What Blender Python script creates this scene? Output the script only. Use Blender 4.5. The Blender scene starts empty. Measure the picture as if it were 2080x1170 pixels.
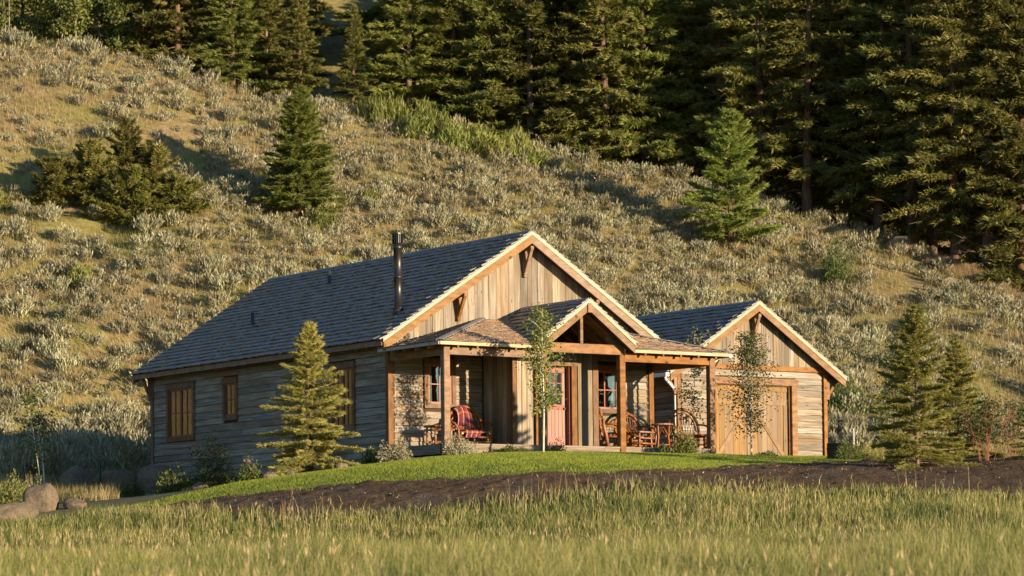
import bpy, math, random
import numpy as np
from mathutils import Vector, Matrix
R = math.radians
rnd = random.Random(7)
S = bpy.context.scene
COL = S.collection

# ------------------------------------------------------------------ camera, sky, sun, exposure
cam_d = bpy.data.cameras.new('camera')
cam = bpy.data.objects.new('camera', cam_d); COL.objects.link(cam)
S.camera = cam
YAW, PITCH, ROLL = .5924, .0386, .0102
CAM = (-39.8246, -64.7991, -3.5771)
_d = Vector((math.sin(YAW), math.cos(YAW), 0)); _r = Vector((math.cos(YAW), -math.sin(YAW), 0)); _u = Vector((0, 0, 1))
_d, _u = _d*math.cos(PITCH)+_u*math.sin(PITCH), _u*math.cos(PITCH)-_d*math.sin(PITCH)
_u = _u*math.cos(ROLL)+_r*math.sin(ROLL); _r = _d.cross(_u)
cam.matrix_world = Matrix(((_r.x, _u.x, -_d.x, CAM[0]), (_r.y, _u.y, -_d.y, CAM[1]), (_r.z, _u.z, -_d.z, CAM[2]), (0, 0, 0, 1)))
cam_d.sensor_width = 36; cam_d.lens = 6023/2080*36
cam_d.shift_y = (957.93-585)/2080
cam_d.clip_start = .5; cam_d.clip_end = 2000
cam_d.dof.use_dof = True; cam_d.dof.focus_distance = 78; cam_d.dof.aperture_fstop = 3.2

SUN_EL = R(6.6); SUN_AZ = math.atan2(.2696, -.963)      # compass angle of the sun measured from +Y towards +X
world = bpy.data.worlds.new('World'); S.world = world; world.use_nodes = True
nt = world.node_tree; bg = nt.nodes['Background']
sky = nt.nodes.new('ShaderNodeTexSky'); sky.sky_type = 'NISHITA'; sky.sun_disc = False
sky.sun_elevation = SUN_EL; sky.sun_rotation = SUN_AZ; sky.altitude = 0; sky.air_density = 1.0; sky.dust_density = .1; sky.ozone_density = 3.2
nt.links.new(sky.outputs[0], bg.inputs[0]); bg.inputs[1].default_value = .135
sun_d = bpy.data.lights.new('sun', 'SUN'); sun_d.energy = 5.0; sun_d.angle = R(.5); sun_d.color = (1, .79, .52)
sun = bpy.data.objects.new('sun', sun_d); COL.objects.link(sun)
_sd = Vector((math.sin(SUN_AZ)*math.cos(SUN_EL), math.cos(SUN_AZ)*math.cos(SUN_EL), math.sin(SUN_EL)))
sun.rotation_euler = _sd.to_track_quat('Z', 'Y').to_euler(); sun.location = (30, -60, 40)
S.view_settings.view_transform = 'Standard'; S.view_settings.look = 'None'; S.view_settings.exposure = 1.1; S.view_settings.gamma = 1
S.cycles.max_bounces = 6; S.cycles.diffuse_bounces = 3; S.cycles.transparent_max_bounces = 8
S.cycles.use_denoising = True

# ------------------------------------------------------------------ helpers: objects
def link(name, mesh, parent=None):
    o = bpy.data.objects.new(name, mesh); COL.objects.link(o)
    if parent is not None: o.parent = parent
    return o
def tag(o, label=None, cat=None, group=None, kind=None):
    if label: o['label'] = label
    if cat: o['category'] = cat
    if group: o['group'] = group
    if kind: o['kind'] = kind
    return o
def thing(name, label, cat, loc=(0, 0, 0), rz=0, group=None):
    o = link(name, None); o.location = loc; o.rotation_euler = (0, 0, rz)
    return tag(o, label, cat, group)
def copy_tree(o, parent=None):
    c = o.copy(); COL.objects.link(c); c.parent = parent
    for ch in list(o.children): copy_tree(ch, c)
    return c
def mesh_np(name, V, Fc, mat, smooth=False):
    """V (n,3); Fc list of int arrays (m,k)"""
    me = bpy.data.meshes.new(name)
    V = np.asarray(V, np.float32)
    Fl = [np.asarray(f, np.int32) for f in (Fc if isinstance(Fc, list) else [Fc]) if len(f)]
    me.vertices.add(len(V)); me.vertices.foreach_set('co', V.ravel())
    idx = np.concatenate([f.ravel() for f in Fl]); cnt = np.concatenate([np.full(len(f), f.shape[1], np.int32) for f in Fl])
    me.loops.add(len(idx)); me.loops.foreach_set('vertex_index', idx)
    me.polygons.add(len(cnt)); st = np.zeros(len(cnt), np.int32); st[1:] = np.cumsum(cnt)[:-1]
    me.polygons.foreach_set('loop_start', st)
    me.polygons.foreach_set('use_smooth', np.full(len(cnt), bool(smooth)))
    me.update(calc_edges=True)
    if mat: me.materials.append(mat)
    return me
class MB:
    """collects vertices and faces of ONE mesh"""
    def __init__(s): s.V = []; s.F = {}; s.n = 0
    def add(s, V, F):
        V = np.asarray(V, float).reshape(-1, 3); s.V.append(V)
        for f in (F if isinstance(F, list) else [F]):
            f = np.asarray(f, int)
            if len(f): s.F.setdefault(f.shape[1], []).append(f+s.n)
        s.n += len(V)
    def mesh(s, name, mat, smooth=False):
        return mesh_np(name, np.concatenate(s.V), [np.concatenate(f) for f in s.F.values()], mat, smooth)
BOXV = np.array([(x, y, z) for x in (-.5, .5) for y in (-.5, .5) for z in (-.5, .5)])
BOXF = np.array([(0, 1, 3, 2), (4, 6, 7, 5), (0, 4, 5, 1), (2, 3, 7, 6), (0, 2, 6, 4), (1, 5, 7, 3)])
_ub = {}
def ubox(mat):
    if mat.name not in _ub:
        me = _ub[mat.name] = mesh_np('unit_'+mat.name, BOXV, BOXF, mat)
        if mat.name == 'cedar_shingle': me.materials.append(M['butt']); me.polygons[2].material_index = 1      # brown end grain on the butt
    return _ub[mat.name]
def frame(a, b, up=(0, 0, 1)):
    a = Vector(a); b = Vector(b); x = (b-a).normalized(); y = Vector(up).cross(x)
    if y.length < 1e-4: y = Vector((0, 1, 0)).cross(x)
    y.normalize(); z = x.cross(y)
    return x, y, z
def bx(name, parent, mat, lo, hi):
    """axis-aligned box piece sharing one unit mesh for each material"""
    o = link(name, ubox(mat), parent)
    o.location = [(a+b)/2 for a, b in zip(lo, hi)]; o.scale = [abs(b-a) for a, b in zip(lo, hi)]
    return o
def chbox_mesh(lx, ly, lz, c, mat):
    """box with chamfered edges, long timbers"""
    h = np.array([lx, ly, lz])/2; V = []; k = {}
    for sx in (-1, 1):
        for sy in (-1, 1):
            for sz in (-1, 1):
                sg = np.array([sx, sy, sz])
                for ax in range(3):
                    v = sg*(h-c); v[ax] = sg[ax]*h[ax]; k[(sx, sy, sz, ax)] = len(V); V.append(v)
    Q = []; T = []
    for ax in range(3):
        b, d = (ax+1) % 3, (ax+2) % 3
        for sg in (-1, 1):
            q = []
            for sb, sdd in ((-1, -1), (1, -1), (1, 1), (-1, 1)):
                t = [0, 0, 0]; t[ax] = sg; t[b] = sb; t[d] = sdd; q.append(k[(*t, ax)])
            Q.append(q if sg > 0 else q[::-1])
        for sb in (-1, 1):
            for sdd in (-1, 1):
                t0 = [0, 0, 0]; t0[ax] = -1; t0[b] = sb; t0[d] = sdd; t1 = list(t0); t1[ax] = 1
                q = [k[(*t0, b)], k[(*t1, b)], k[(*t1, d)], k[(*t0, d)]]
                Q.append(q if sb*sdd > 0 else q[::-1])
    for sx in (-1, 1):
        for sy in (-1, 1):
            for sz in (-1, 1):
                t = [k[(sx, sy, sz, a)] for a in range(3)]; T.append(t if sx*sy*sz > 0 else t[::-1])
    return mesh_np('timber', V, [np.array(Q), np.array(T)], mat)
def timber(name, parent, mat, a, b, w, h, up=(0, 0, 1), ch=.008, inv=None):
    """chamfered timber from a to b, w across, h along up"""
    x, y, z = frame(a, b, up); L = (Vector(b)-Vector(a)).length
    o = link(name, chbox_mesh(L, w, h, ch, mat), parent); c = (Vector(a)+Vector(b))/2
    m = Matrix(((x.x, y.x, z.x, c.x), (x.y, y.y, z.y, c.y), (x.z, y.z, z.z, c.z), (0, 0, 0, 1)))
    o.matrix_local = m if inv is None else inv @ m
    return o
def tube(mb, pts, r0, r1=None, n=6, cap=True):
    pts = [np.asarray(q, float) for q in pts]; r1 = r0 if r1 is None else r1; m = len(pts); V = []
    for i, q in enumerate(pts):
        t = pts[min(i+1, m-1)]-pts[max(i-1, 0)]; t = t/(np.linalg.norm(t)+1e-9)
        a = np.array((0, 0, 1.)) if abs(t[2]) < .9 else np.array((1., 0, 0))
        u = np.cross(t, a); u /= np.linalg.norm(u); v = np.cross(t, u); r = r0+(r1-r0)*i/max(m-1, 1)
        for k in range(n):
            an = 2*math.pi*k/n; V.append(q+r*(u*math.cos(an)+v*math.sin(an)))
    Fq = [(i*n+k, i*n+(k+1) % n, (i+1)*n+(k+1) % n, (i+1)*n+k) for i in range(m-1) for k in range(n)]
    T = []
    if cap:
        V += [pts[0], pts[-1]]; a = len(V)-2
        T = [(a, (k+1) % n, k) for k in range(n)]+[(a+1, (m-1)*n+k, (m-1)*n+(k+1) % n) for k in range(n)]
    mb.add(V, [np.array(Fq)]+([np.array(T)] if T else []))
def tube_part(name, parent, mat, pts, r0, r1=None, n=7):
    mb = MB(); tube(mb, pts, r0, r1, n); return link(name, mb.mesh(name, mat, True), parent)
def lathe(mb, prof, n=14, c=(0, 0, 0)):
    V = [(c[0]+r*math.cos(2*math.pi*k/n), c[1]+r*math.sin(2*math.pi*k/n), c[2]+z) for r, z in prof for k in range(n)]
    mb.add(V, np.array([(i*n+k, i*n+(k+1) % n, (i+1)*n+(k+1) % n, (i+1)*n+k) for i in range(len(prof)-1) for k in range(n)]))

# ------------------------------------------------------------------ helpers: materials
class NT:
    def __init__(s, name):
        s.m = bpy.data.materials.new(name); s.m.use_nodes = True; s.t = s.m.node_tree; s.t.nodes.clear()
        s.out = s.n('ShaderNodeOutputMaterial')
    def n(s, typ, **kw):
        nd = s.t.nodes.new(typ)
        for k, v in kw.items():
            if k.startswith('i_'): nd.inputs[k[2:].replace('_', ' ')].default_value = v
            else: setattr(nd, k, v)
        return nd
    def l(s, a, b): s.t.links.new(a, b)
    def ramp(s, fac, stops):
        r = s.n('ShaderNodeValToRGB'); e = r.color_ramp.elements
        while len(e) < len(stops): e.new(.5)
        for x, (p, c) in zip(e, stops): x.position = p; x.color = (*c, 1)
        s.l(fac, r.inputs[0]); return r.outputs[0]
    def mix(s, fac, a, b, blend='MIX'):
        m = s.n('ShaderNodeMix', data_type='RGBA', blend_type=blend)
        for sock, v in ((m.inputs[0], fac), (m.inputs[6], a), (m.inputs[7], b)):
            if hasattr(v, 'links') or isinstance(v, bpy.types.NodeSocket): s.l(v, sock)
            elif isinstance(v, (int, float)): sock.default_value = v
            else: sock.default_value = (*v, 1)
        return m.outputs[2]
    def math(s, op, a, b=None):
        m = s.n('ShaderNodeMath', operation=op)
        for i, v in enumerate((a, b)):
            if v is None: continue
            if isinstance(v, (int, float)): m.inputs[i].default_value = v
            else: s.l(v, m.inputs[i])
        return m.outputs[0]
    def piece(s):
        """one random number for each piece, whether an object or an island"""
        g = s.n('ShaderNodeNewGeometry'); o = s.n('ShaderNodeObjectInfo')
        return s.math('FRACT', s.math('ADD', g.outputs['Random Per Island'], o.outputs['Random']))
    def pos(s, scale=(1, 1, 1), rand=None, obj=False):
        src = s.n('ShaderNodeTexCoord').outputs['Object'] if obj else s.n('ShaderNodeNewGeometry').outputs['Position']
        mp = s.n('ShaderNodeMapping'); mp.inputs['Scale'].default_value = scale; s.l(src, mp.inputs[0])
        if rand is not None:
            c = s.n('ShaderNodeCombineXYZ'); k = s.math('MULTIPLY', rand, 37.0)
            for i in range(3): s.l(k, c.inputs[i])
            s.l(c.outputs[0], mp.inputs['Location'])
        return mp.outputs[0]
    def noise(s, vec, scale, detail=4, rough=.55):
        q = s.n('ShaderNodeTexNoise'); q.inputs['Scale'].default_value = scale; q.inputs['Detail'].default_value = detail
        q.inputs['Roughness'].default_value = rough; s.l(vec, q.inputs['Vector']); return q.outputs[0]
    def bsdf(s, col, rough=.8, bump=None, bs=.3, bd=.02, spec=.3):
        b = s.n('ShaderNodeBsdfPrincipled'); b.inputs['Roughness'].default_value = rough; b.inputs['Specular IOR Level'].default_value = spec
        if isinstance(col, tuple): b.inputs['Base Color'].default_value = (*col, 1)
        else: s.l(col, b.inputs['Base Color'])
        if bump is not None:
            q = s.n('ShaderNodeBump'); q.inputs['Strength'].default_value = bs; q.inputs['Distance'].default_value = bd
            s.l(bump, q.inputs['Height']); s.l(q.outputs[0], b.inputs['Normal'])
        s.l(b.outputs[0], s.out.inputs[0]); return b
def wood(name, c_dark, c_mid, c_lite, grain, rough=.8, stain=None, var=.5, bs=.35):
    """weathered board: grain streaks along the axis with the small scale, a tint for each board, blotches of wear"""
    w = NT(name); rp = w.piece()
    g = w.noise(w.pos(grain, rp), 1.0, 5, .6)
    col = w.ramp(g, [(.28, c_dark), (.5, c_mid), (.72, c_lite)])
    big = w.noise(w.pos(tuple(max(.4, q*.07) for q in grain), rp), 1.6, 3)
    if stain: col = w.mix(w.ramp(big, [(.45, (0, 0, 0)), (.68, (1, 1, 1))]), col, stain)
    hsv = w.n('ShaderNodeHueSaturation'); w.l(col, hsv.inputs['Color'])
    w.l(w.math('ADD', w.math('MULTIPLY', rp, var), 1-var*.5), hsv.inputs['Value'])
    rp2 = w.math('FRACT', w.math('MULTIPLY', rp, 7.31)); w.l(w.math('ADD', w.math('MULTIPLY', rp2, .5), .75), hsv.inputs['Saturation'])
    kn = w.n('ShaderNodeTexVoronoi'); kn.inputs['Scale'].default_value = 1.0
    w.l(w.pos(tuple(max(1.6, q*.22) for q in grain), rp), kn.inputs['Vector'])
    knot = w.ramp(kn.outputs['Distance'], [(.05, (.35, .25, .2)), (.11, (1, 1, 1))])
    col = w.mix(1.0, hsv.outputs[0], knot, 'MULTIPLY')
    w.bsdf(col, rough, g, bs, .012); return w.m
def leaf(name, stops, trans=.35, patch=None, rough=.55):
    w = NT(name); rp = w.piece(); col = w.ramp(rp, stops); oi = w.n('ShaderNodeObjectInfo')
    if patch:
        n_ = w.noise(w.pos(), patch[0], 3); col = w.mix(w.ramp(n_, [(patch[1], (0, 0, 0)), (patch[2], (1, 1, 1))]), col, w.ramp(rp, patch[3]))
    hs = w.n('ShaderNodeHueSaturation'); w.l(col, hs.inputs['Color']); col = hs.outputs[0]        # every plant a little different
    w.l(w.math('ADD', w.math('MULTIPLY', oi.outputs['Random'], .5), .75), hs.inputs['Value']); w.l(w.math('ADD', w.math('MULTIPLY', w.math('FRACT', w.math('MULTIPLY', oi.outputs['Random'], 9.7)), .024), .486), hs.inputs['Hue'])
    b = w.n('ShaderNodeBsdfPrincipled'); b.inputs['Roughness'].default_value = rough; b.inputs['Specular IOR Level'].default_value = .25
    t = w.n('ShaderNodeBsdfTranslucent'); mx = w.n('ShaderNodeMixShader'); mx.inputs[0].default_value = trans
    w.l(col, b.inputs['Base Color']); w.l(col, t.inputs['Color']); w.l(b.outputs[0], mx.inputs[1]); w.l(t.outputs[0], mx.inputs[2])
    w.l(mx.outputs[0], w.out.inputs[0]); return w.m
def plain(name, col, rough=.7, spec=.3, metal=0, var=None, scale=8):
    w = NT(name)
    if var:
        c = w.ramp(w.noise(w.pos(), scale, 4), [(.3, col), (.7, var)]); b = w.bsdf(c, rough, spec=spec)
    else: b = w.bsdf(col, rough, spec=spec)
    b.inputs['Metallic'].default_value = metal; return w.m

M = {}
# silver-grey horizontal siding with warm bleached patches, vertical boards, brown stained timber ...
M['siding'] = wood('siding_board', (.085, .072, .058), (.225, .19, .15), (.36, .31, .25), (1.1, 1.1, 26), stain=(.18, .13, .085), var=.6)
M['upright'] = wood('upright_board', (.10, .08, .058), (.225, .18, .13), (.345, .285, .215), (26, 26, .9), stain=(.165, .125, .088), var=.75)
M['timber'] = wood('brown_timber', (.115, .058, .026), (.20, .105, .048), (.27, .15, .075), (3, 3, 9), rough=.7, var=.25, bs=.2)
M['trim'] = wood('brown_trim', (.085, .044, .022), (.15, .08, .04), (.21, .118, .06), (9, 9, 3), rough=.75, var=.3, bs=.2)
M['fascia'] = wood('rake_fascia', (.13, .075, .038), (.20, .12, .064), (.26, .165, .093), (3, 8, 8), rough=.75, var=.2, bs=.2)
M['cream'] = wood('pale_edge_board', (.33, .26, .175), (.42, .34, .24), (.48, .40, .30), (3, 9, 9), rough=.75, var=.15, bs=.15)
M['door_wood'] = wood('golden_plank', (.14, .085, .04), (.23, .143, .068), (.31, .20, .10), (24, 24, .8), rough=.7, stain=(.175, .115, .062), var=.35)
M['deck'] = wood('deck_board', (.12, .095, .07), (.20, .16, .12), (.27, .22, .165), (1.2, 1.2, 18), var=.3)
M['red'] = wood('red_paint', (.20, .075, .055), (.25, .10, .075), (.29, .125, .095), (14, 14, 1.5), rough=.55, var=.12, bs=.12)
M['pink'] = wood('faded_red_plank', (.21, .115, .09), (.26, .148, .118), (.30, .178, .143), (20, 20, 1.2), rough=.6, var=.18, bs=.12)
M['sash'] = plain('dark_red_sash', (.17, .045, .03), .5, var=(.21, .06, .04))
M['bent'] = wood('bent_willow', (.15, .05, .02), (.26, .10, .036), (.34, .15, .06), (8, 8, 8), rough=.45, var=.3, bs=.2)
M['logend'] = plain('cut_log_end', (.62, .47, .28), .7, var=(.5, .36, .2), scale=30)
M['dark'] = plain('dark_interior', (.012, .011, .01), .9)
M['sheath'] = plain('sheathing', (.05, .035, .022), .9)
M['black_metal'] = plain('black_stovepipe', (.05, .046, .042), .38, .5, .7)
M['lead'] = plain('dark_vent_pipe', (.03, .034, .036), .5, .4)
M['white_metal'] = plain('white_gutter', (.78, .74, .66), .45, .4)
M['curtain'] = plain('blue_curtain', (.30, .42, .44), .9, var=(.24, .35, .38), scale=20)
M['brass'] = plain('door_knob', (.05, .045, .04), .3, .5, .8)

def glass_mat(name, back):
    w = NT(name); g = w.n('ShaderNodeBsdfGlossy'); g.inputs['Roughness'].default_value = .015; g.inputs['Color'].default_value = (.8, .8, .8, 1)
    t = w.n('ShaderNodeBsdfTransparent'); t.inputs[0].default_value = (.86, .9, .88, 1)
    fr = w.n('ShaderNodeFresnel'); fr.inputs[0].default_value = 1.5
    mx = w.n('ShaderNodeMixShader'); w.l(w.math('ADD', w.math('MULTIPLY', fr.outputs[0], 1.6), back), mx.inputs[0])
    bn = w.n('ShaderNodeBump'); bn.inputs['Strength'].default_value = .16; bn.inputs['Distance'].default_value = .02
    w.l(w.noise(w.pos(), 3.0, 1), bn.inputs['Height']); w.l(bn.outputs[0], g.inputs['Normal'])
    w.l(t.outputs[0], mx.inputs[1]); w.l(g.outputs[0], mx.inputs[2]); w.l(mx.outputs[0], w.out.inputs[0]); return w.m
M['glass'] = glass_mat('window_glass', .06)

w = NT('cedar_shingle'); rp = w.piece()
g = w.noise(w.pos((9, 9, 9), rp), 1.0, 4, .6)
c = w.ramp(rp, [(0, (.11, .11, .112)), (.2, (.20, .198, .198)), (.4, (.135, .134, .135)), (.58, (.24, .236, .232)), (.74, (.155, .138, .122)), (.88, (.22, .15, .092)), (1, (.165, .105, .06))])
c = w.mix(w.ramp(g, [(.3, (0, 0, 0)), (.7, (1, 1, 1))]), c, w.mix(.5, c, (.26, .24, .22)))
w.bsdf(c, .55, g, .4, .01, spec=.55); M['shingle'] = w.m
M['butt'] = wood('shingle_end_grain', (.16, .09, .045), (.25, .15, .078), (.33, .21, .115), (9, 9, 9), var=.6, bs=.2)

# ------------------------------------------------------------------ the lie of the land
# plan coordinates: s across the valley, t along it towards the hill (metres, turned by YAW from the cabin's own axes)
RH = (math.cos(YAW), -math.sin(YAW)); DH = (math.sin(YAW), math.cos(YAW))
def st2xy(s, t): return CAM[0]+s*RH[0]+t*DH[0], CAM[1]+s*RH[1]+t*DH[1]
def xy2st(x, y):
    dx = x-CAM[0]; dy = y-CAM[1]; return dx*RH[0]+dy*RH[1], dx*DH[0]+dy*DH[1]
CP = np.array([(-6.44, 20, -4.15), (-12.88, 40, -3.42), (-4.45, 20, -4.15), (-8.9, 40, -3.42), (-3.45, 20, -4.15), (-6.91, 40, -3.42), (-2.46, 20, -4.15), (-4.91, 40, -3.42), (-1.46, 20, -4.15), (-2.92, 40, -3.42), (-0.46, 20, -4.15), (-0.93, 40, -3.42), (0.7, 20, -4.15), (1.39, 40, -3.42), (1.53, 20, -4.15), (3.05, 40, -3.42), (2.36, 20, -4.15), (4.72, 40, -3.42), (3.45, 20, -4.15), (6.91, 40, -3.42), (4.85, 20, -4.15), (9.7, 40, -3.42), (6.84, 20, -4.15), (13.68, 40, -3.42), (-30, 0, -5.1), (-30, -20, -5.9), (-10, 0, -5.1), (-10, -20, -5.9), (0, 0, -5.1), (0, -20, -5.9), (10, 0, -5.1), (10, -20, -5.9), (30, 0, -5.1), (30, -20, -5.9), (-13.36, 60.0, -2.661), (-10.37, 60.0, -2.632), (-7.39, 60.0, -2.583), (-4.4, 60.0, -2.474), (-1.41, 60.0, -2.385), (2.08, 60.0, -2.202), (4.57, 60.0, -2.158), (7.07, 60.0, -2.123), (10.35, 60.0, -2.147), (14.54, 60.0, -2.19), (-9.29, 66.5, -1.824), (-8.22, 66.8, -1.738), (-4.79, 65.5, -1.448), (-1.5, 64.5, -1.299), (2.25, 64.5, -1.177), (4.17, 66.0, -1.074), (5.5, 69.0, -0.858), (7.89, 73.0, -0.673), (-6.47, 69.5, -1.142), (-5.27, 72.0, -0.866), (-3.06, 73.6, -0.511), (-1.65, 73.8, -0.358), (0.5, 75.1, -0.249), (2.78, 76.6, -0.218), (5.21, 78.2, -0.198), (6.86, 86.0, 0.07), (9.51, 88.0, -0.003), (-11.08, 68.0, -1.949), (-10.01, 70.0, -1.613), (-15.14, 68.0, -2.009), (-12.81, 82.0, -1.128), (-10.96, 83.5, -0.966), (-10.56, 87.0, -0.461), (-18.48, 83.0, -1.042), (-14.53, 93.0, 0.205), (-20.71, 93.0, 0.191), (9.15, 68.0, -1.014), (11.92, 69.0, -0.889), (15.59, 69.0, -0.869), (9.84, 80.0, -0.353), (14.52, 84.0, 0.114), (20.39, 84.0, 0.124), (-10.57, 87.03, -0.4), (-3.17, 83.2, -0.35), (1.82, 82.95, -0.3), (-3.43, 91.47, -0.1), (4.84, 91.01, 0.0), (5.51, 94.48, 0.2), (1.23, 90.99, 0), (-60, 101, 1.2), (-35, 101, 1.2), (-20, 101, 1.2), (-8, 101, 1.2), (5, 101, 1.2), (18, 101, 1.2), (30, 101, 1.2), (50, 101, 1.2), (-60, 60, -2.2), (-60, 80, -1.0), (-60, 20, -4.2), (60, 60, -2.2), (60, 80, -0.6), (60, 20, -4.2)])
CREST = np.array([(-0.2726, 133.2), (-0.214, 132.6), (-0.1723, 132.5), (-0.1272, 132.6), (-0.0822, 130.9), (-0.0438, 131.7), (-0.0055, 130.2), (0.0111, 130.1), (0.061, 130.1), (0.0909, 128.2), (0.1341, 125.9), (0.1606, 122.8), (0.1737, 119.8), (0.2268, 114.8), (0.3262, 107.0)])      # (s/t, t) of the crest of the sage slope

def _k(r2): return np.where(r2 > 1e-9, .5*r2*np.log(np.maximum(r2, 1e-9)), 0)
_n = len(CP); _A = np.zeros((_n+3, _n+3)); _P = CP[:, :2]
_A[:_n, :_n] = _k(((_P[:, None]-_P[None])**2).sum(2))+np.eye(_n)*.6
_A[:_n, _n:] = np.c_[np.ones(_n), _P]; _A[_n:, :_n] = _A[:_n, _n:].T
_W = np.linalg.solve(_A, np.r_[CP[:, 2], 0, 0, 0])
HB = 101.0
def slope_of(s, t): return np.interp(s/np.maximum(t, 20), [-.28, -.1727, 0, .1738, .3], [.72, .64, .5, .345, .30])
def crest_t(s, t):
    return np.interp(s/np.maximum(t, 20), CREST[:, 0], CREST[:, 1])
def G(s, t, rough=True):
    s = np.atleast_1d(np.asarray(s, float)); t = np.atleast_1d(np.asarray(t, float)); z = np.empty(s.shape)
    for a in range(0, s.size, 20000):
        ss = np.clip(s.flat[a:a+20000], -60, 60); tt = np.clip(t.flat[a:a+20000], -20, HB)
        r2 = (ss[:, None]-_P[:, 0])**2+(tt[:, None]-_P[:, 1])**2
        z.flat[a:a+20000] = _k(r2)@_W[:_n]+_W[_n]+_W[_n+1]*ss+_W[_n+2]*tt
    h = t-HB; HS = slope_of(s, t)
    up = HS*np.where(h < 0, 0, np.where(h < 4, h*h/8, h-2))+HS*2*np.clip(h/8, 0, 1)
    tc = crest_t(s, t); over = t-tc
    zc = HS*np.maximum(tc-HB, 0)
    hill = np.where(over > 0, zc-.16*np.minimum(over, 9)+np.maximum(over-9, 0)*.62, np.minimum(up, zc+.2))
    z = z+np.where(h > 0, hill, 0)
    if rough:
        k = np.clip((t-96)/8, 0, 1)*(1-.85*np.exp(-(over/5)**2))
        z = z+k*(.22*np.sin(s*.9+t*.4)*np.sin(t*.75-s*.3)+.3*np.sin(s*.31+1.3)*np.sin(t*.27+s*.1)+.1*np.sin(s*2.3)*np.sin(t*1.9+s))
        z = z+np.clip((62-t)/6, 0, 1)*(.05*np.sin(s*1.1+t*.3)*np.sin(t*.5-s*.2))
    return z
def at(s, t): x, y = st2xy(s, t); return (float(x), float(y), float(G(s, t)[0]))
def gxy(x, y): s, t = xy2st(x, y); return float(G(s, t)[0])
def sheet(name, S_, T_, dz, mat, smooth=True, lump=0):
    """ground sheet over a grid of plan coordinates"""
    Z = G(S_.ravel(), T_.ravel()).reshape(S_.shape)+dz
    if lump: Z = Z+lump*(1.1*hash_noise(S_, T_, 1.3, 31)+.9*hash_noise(S_, T_, 4.1, 32)+.6*hash_noise(S_, T_, 9.0, 33)-.4)
    X, Y = st2xy(S_, T_); a, b = S_.shape
    i = np.arange(a-1)[:, None]*b+np.arange(b-1)[None]
    Fq = np.stack([i, i+b, i+b+1, i+1], -1).reshape(-1, 4)
    return tag(link(name, mesh_np(name, np.stack([X, Y, Z], -1).reshape(-1, 3), Fq, mat, smooth)), kind='structure')
def hash_noise(s, t, f, seed=0):
    """smooth value noise on plan coordinates, 0..1"""
    x = s*f; y = t*f; xi = np.floor(x); yi = np.floor(y); fx = x-xi; fy = y-yi
    fx = fx*fx*(3-2*fx); fy = fy*fy*(3-2*fy)
    h = lambda a, b: np.modf(np.abs(np.sin(a*127.1+b*311.7+seed*74.7)*43758.5453))[0]
    return (h(xi, yi)*(1-fx)+h(xi+1, yi)*fx)*(1-fy)+(h(xi, yi+1)*(1-fx)+h(xi+1, yi+1)*fx)*fy

# ground materials
w = NT('dry_hill_soil'); p0 = w.pos(); n1 = w.noise(p0, .35, 4); n2 = w.noise(p0, 3.5, 6, .65)
c = w.ramp(n2, [(.3, (.14, .10, .052)), (.55, (.245, .18, .09)), (.75, (.34, .26, .14))])
c = w.mix(w.ramp(n1, [(.42, (0, 0, 0)), (.62, (1, 1, 1))]), c, w.ramp(n2, [(.3, (.145, .135, .04)), (.7, (.29, .245, .09))]))
w.bsdf(c, .95, n2, .6, .08, spec=.1); M['soil'] = w.m
w = NT('lawn_turf'); n1 = w.noise(w.pos(), 2.0, 4); w.bsdf(w.ramp(n1, [(.3, (.08, .11, .016)), (.7, (.12, .155, .026))]), .9, w.noise(w.pos(), 40, 3), .6, .03, spec=.15); M['turf'] = w.m
w = NT('dark_bark_mulch'); n1 = w.noise(w.pos(), 18, 6, .7); n2 = w.noise(w.pos(), .8, 3)
c = w.ramp(n1, [(.3, (.036, .021, .011)), (.52, (.10, .06, .032)), (.75, (.20, .128, .07))])
w.bsdf(w.mix(w.ramp(n2, [(.5, (0, 0, 0)), (.7, (1, 1, 1))]), c, w.ramp(n1, [(.3, (.04, .03, .022)), (.75, (.20, .15, .105))])), .95, n1, .9, .06, spec=.15); M['mulch'] = w.m
w = NT('red_bark_mulch'); n1 = w.noise(w.pos(), 22, 6, .7)
w.bsdf(w.ramp(n1, [(.3, (.06, .018, .008)), (.52, (.17, .055, .022)), (.75, (.33, .13, .055))]), .9, n1, .9, .05, spec=.2); M['redmulch'] = w.m
w = NT('garden_gravel'); v = w.n('ShaderNodeTexVoronoi'); v.inputs['Scale'].default_value = 14; w.l(w.pos(), v.inputs['Vector'])
w.bsdf(w.mix(.5, v.outputs['Color'], (.25, .2, .17), 'MULTIPLY'), .9, v.outputs['Distance'], .8, .05, spec=.2); M['gravel'] = w.m

# one sheet out to the far slopes: fine where it is seen, coarse beyond
sv = np.unique(np.r_[np.linspace(-260, -60, 21), np.linspace(-60, -34, 27), np.arange(-34, 26.01, .5), np.linspace(26, 60, 35), np.linspace(60, 260, 21)])
tv = np.unique(np.r_[np.linspace(-60, 10, 15), np.arange(10, 96, 1.), np.arange(96, 150.01, .5), np.linspace(150, 320, 60)])
SS, TT = np.meshgrid(sv, tv, indexing='ij')
tag(sheet('ground', SS, TT, 0, M['soil']), 'dry grassy ground rising into the sage hillside')
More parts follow.
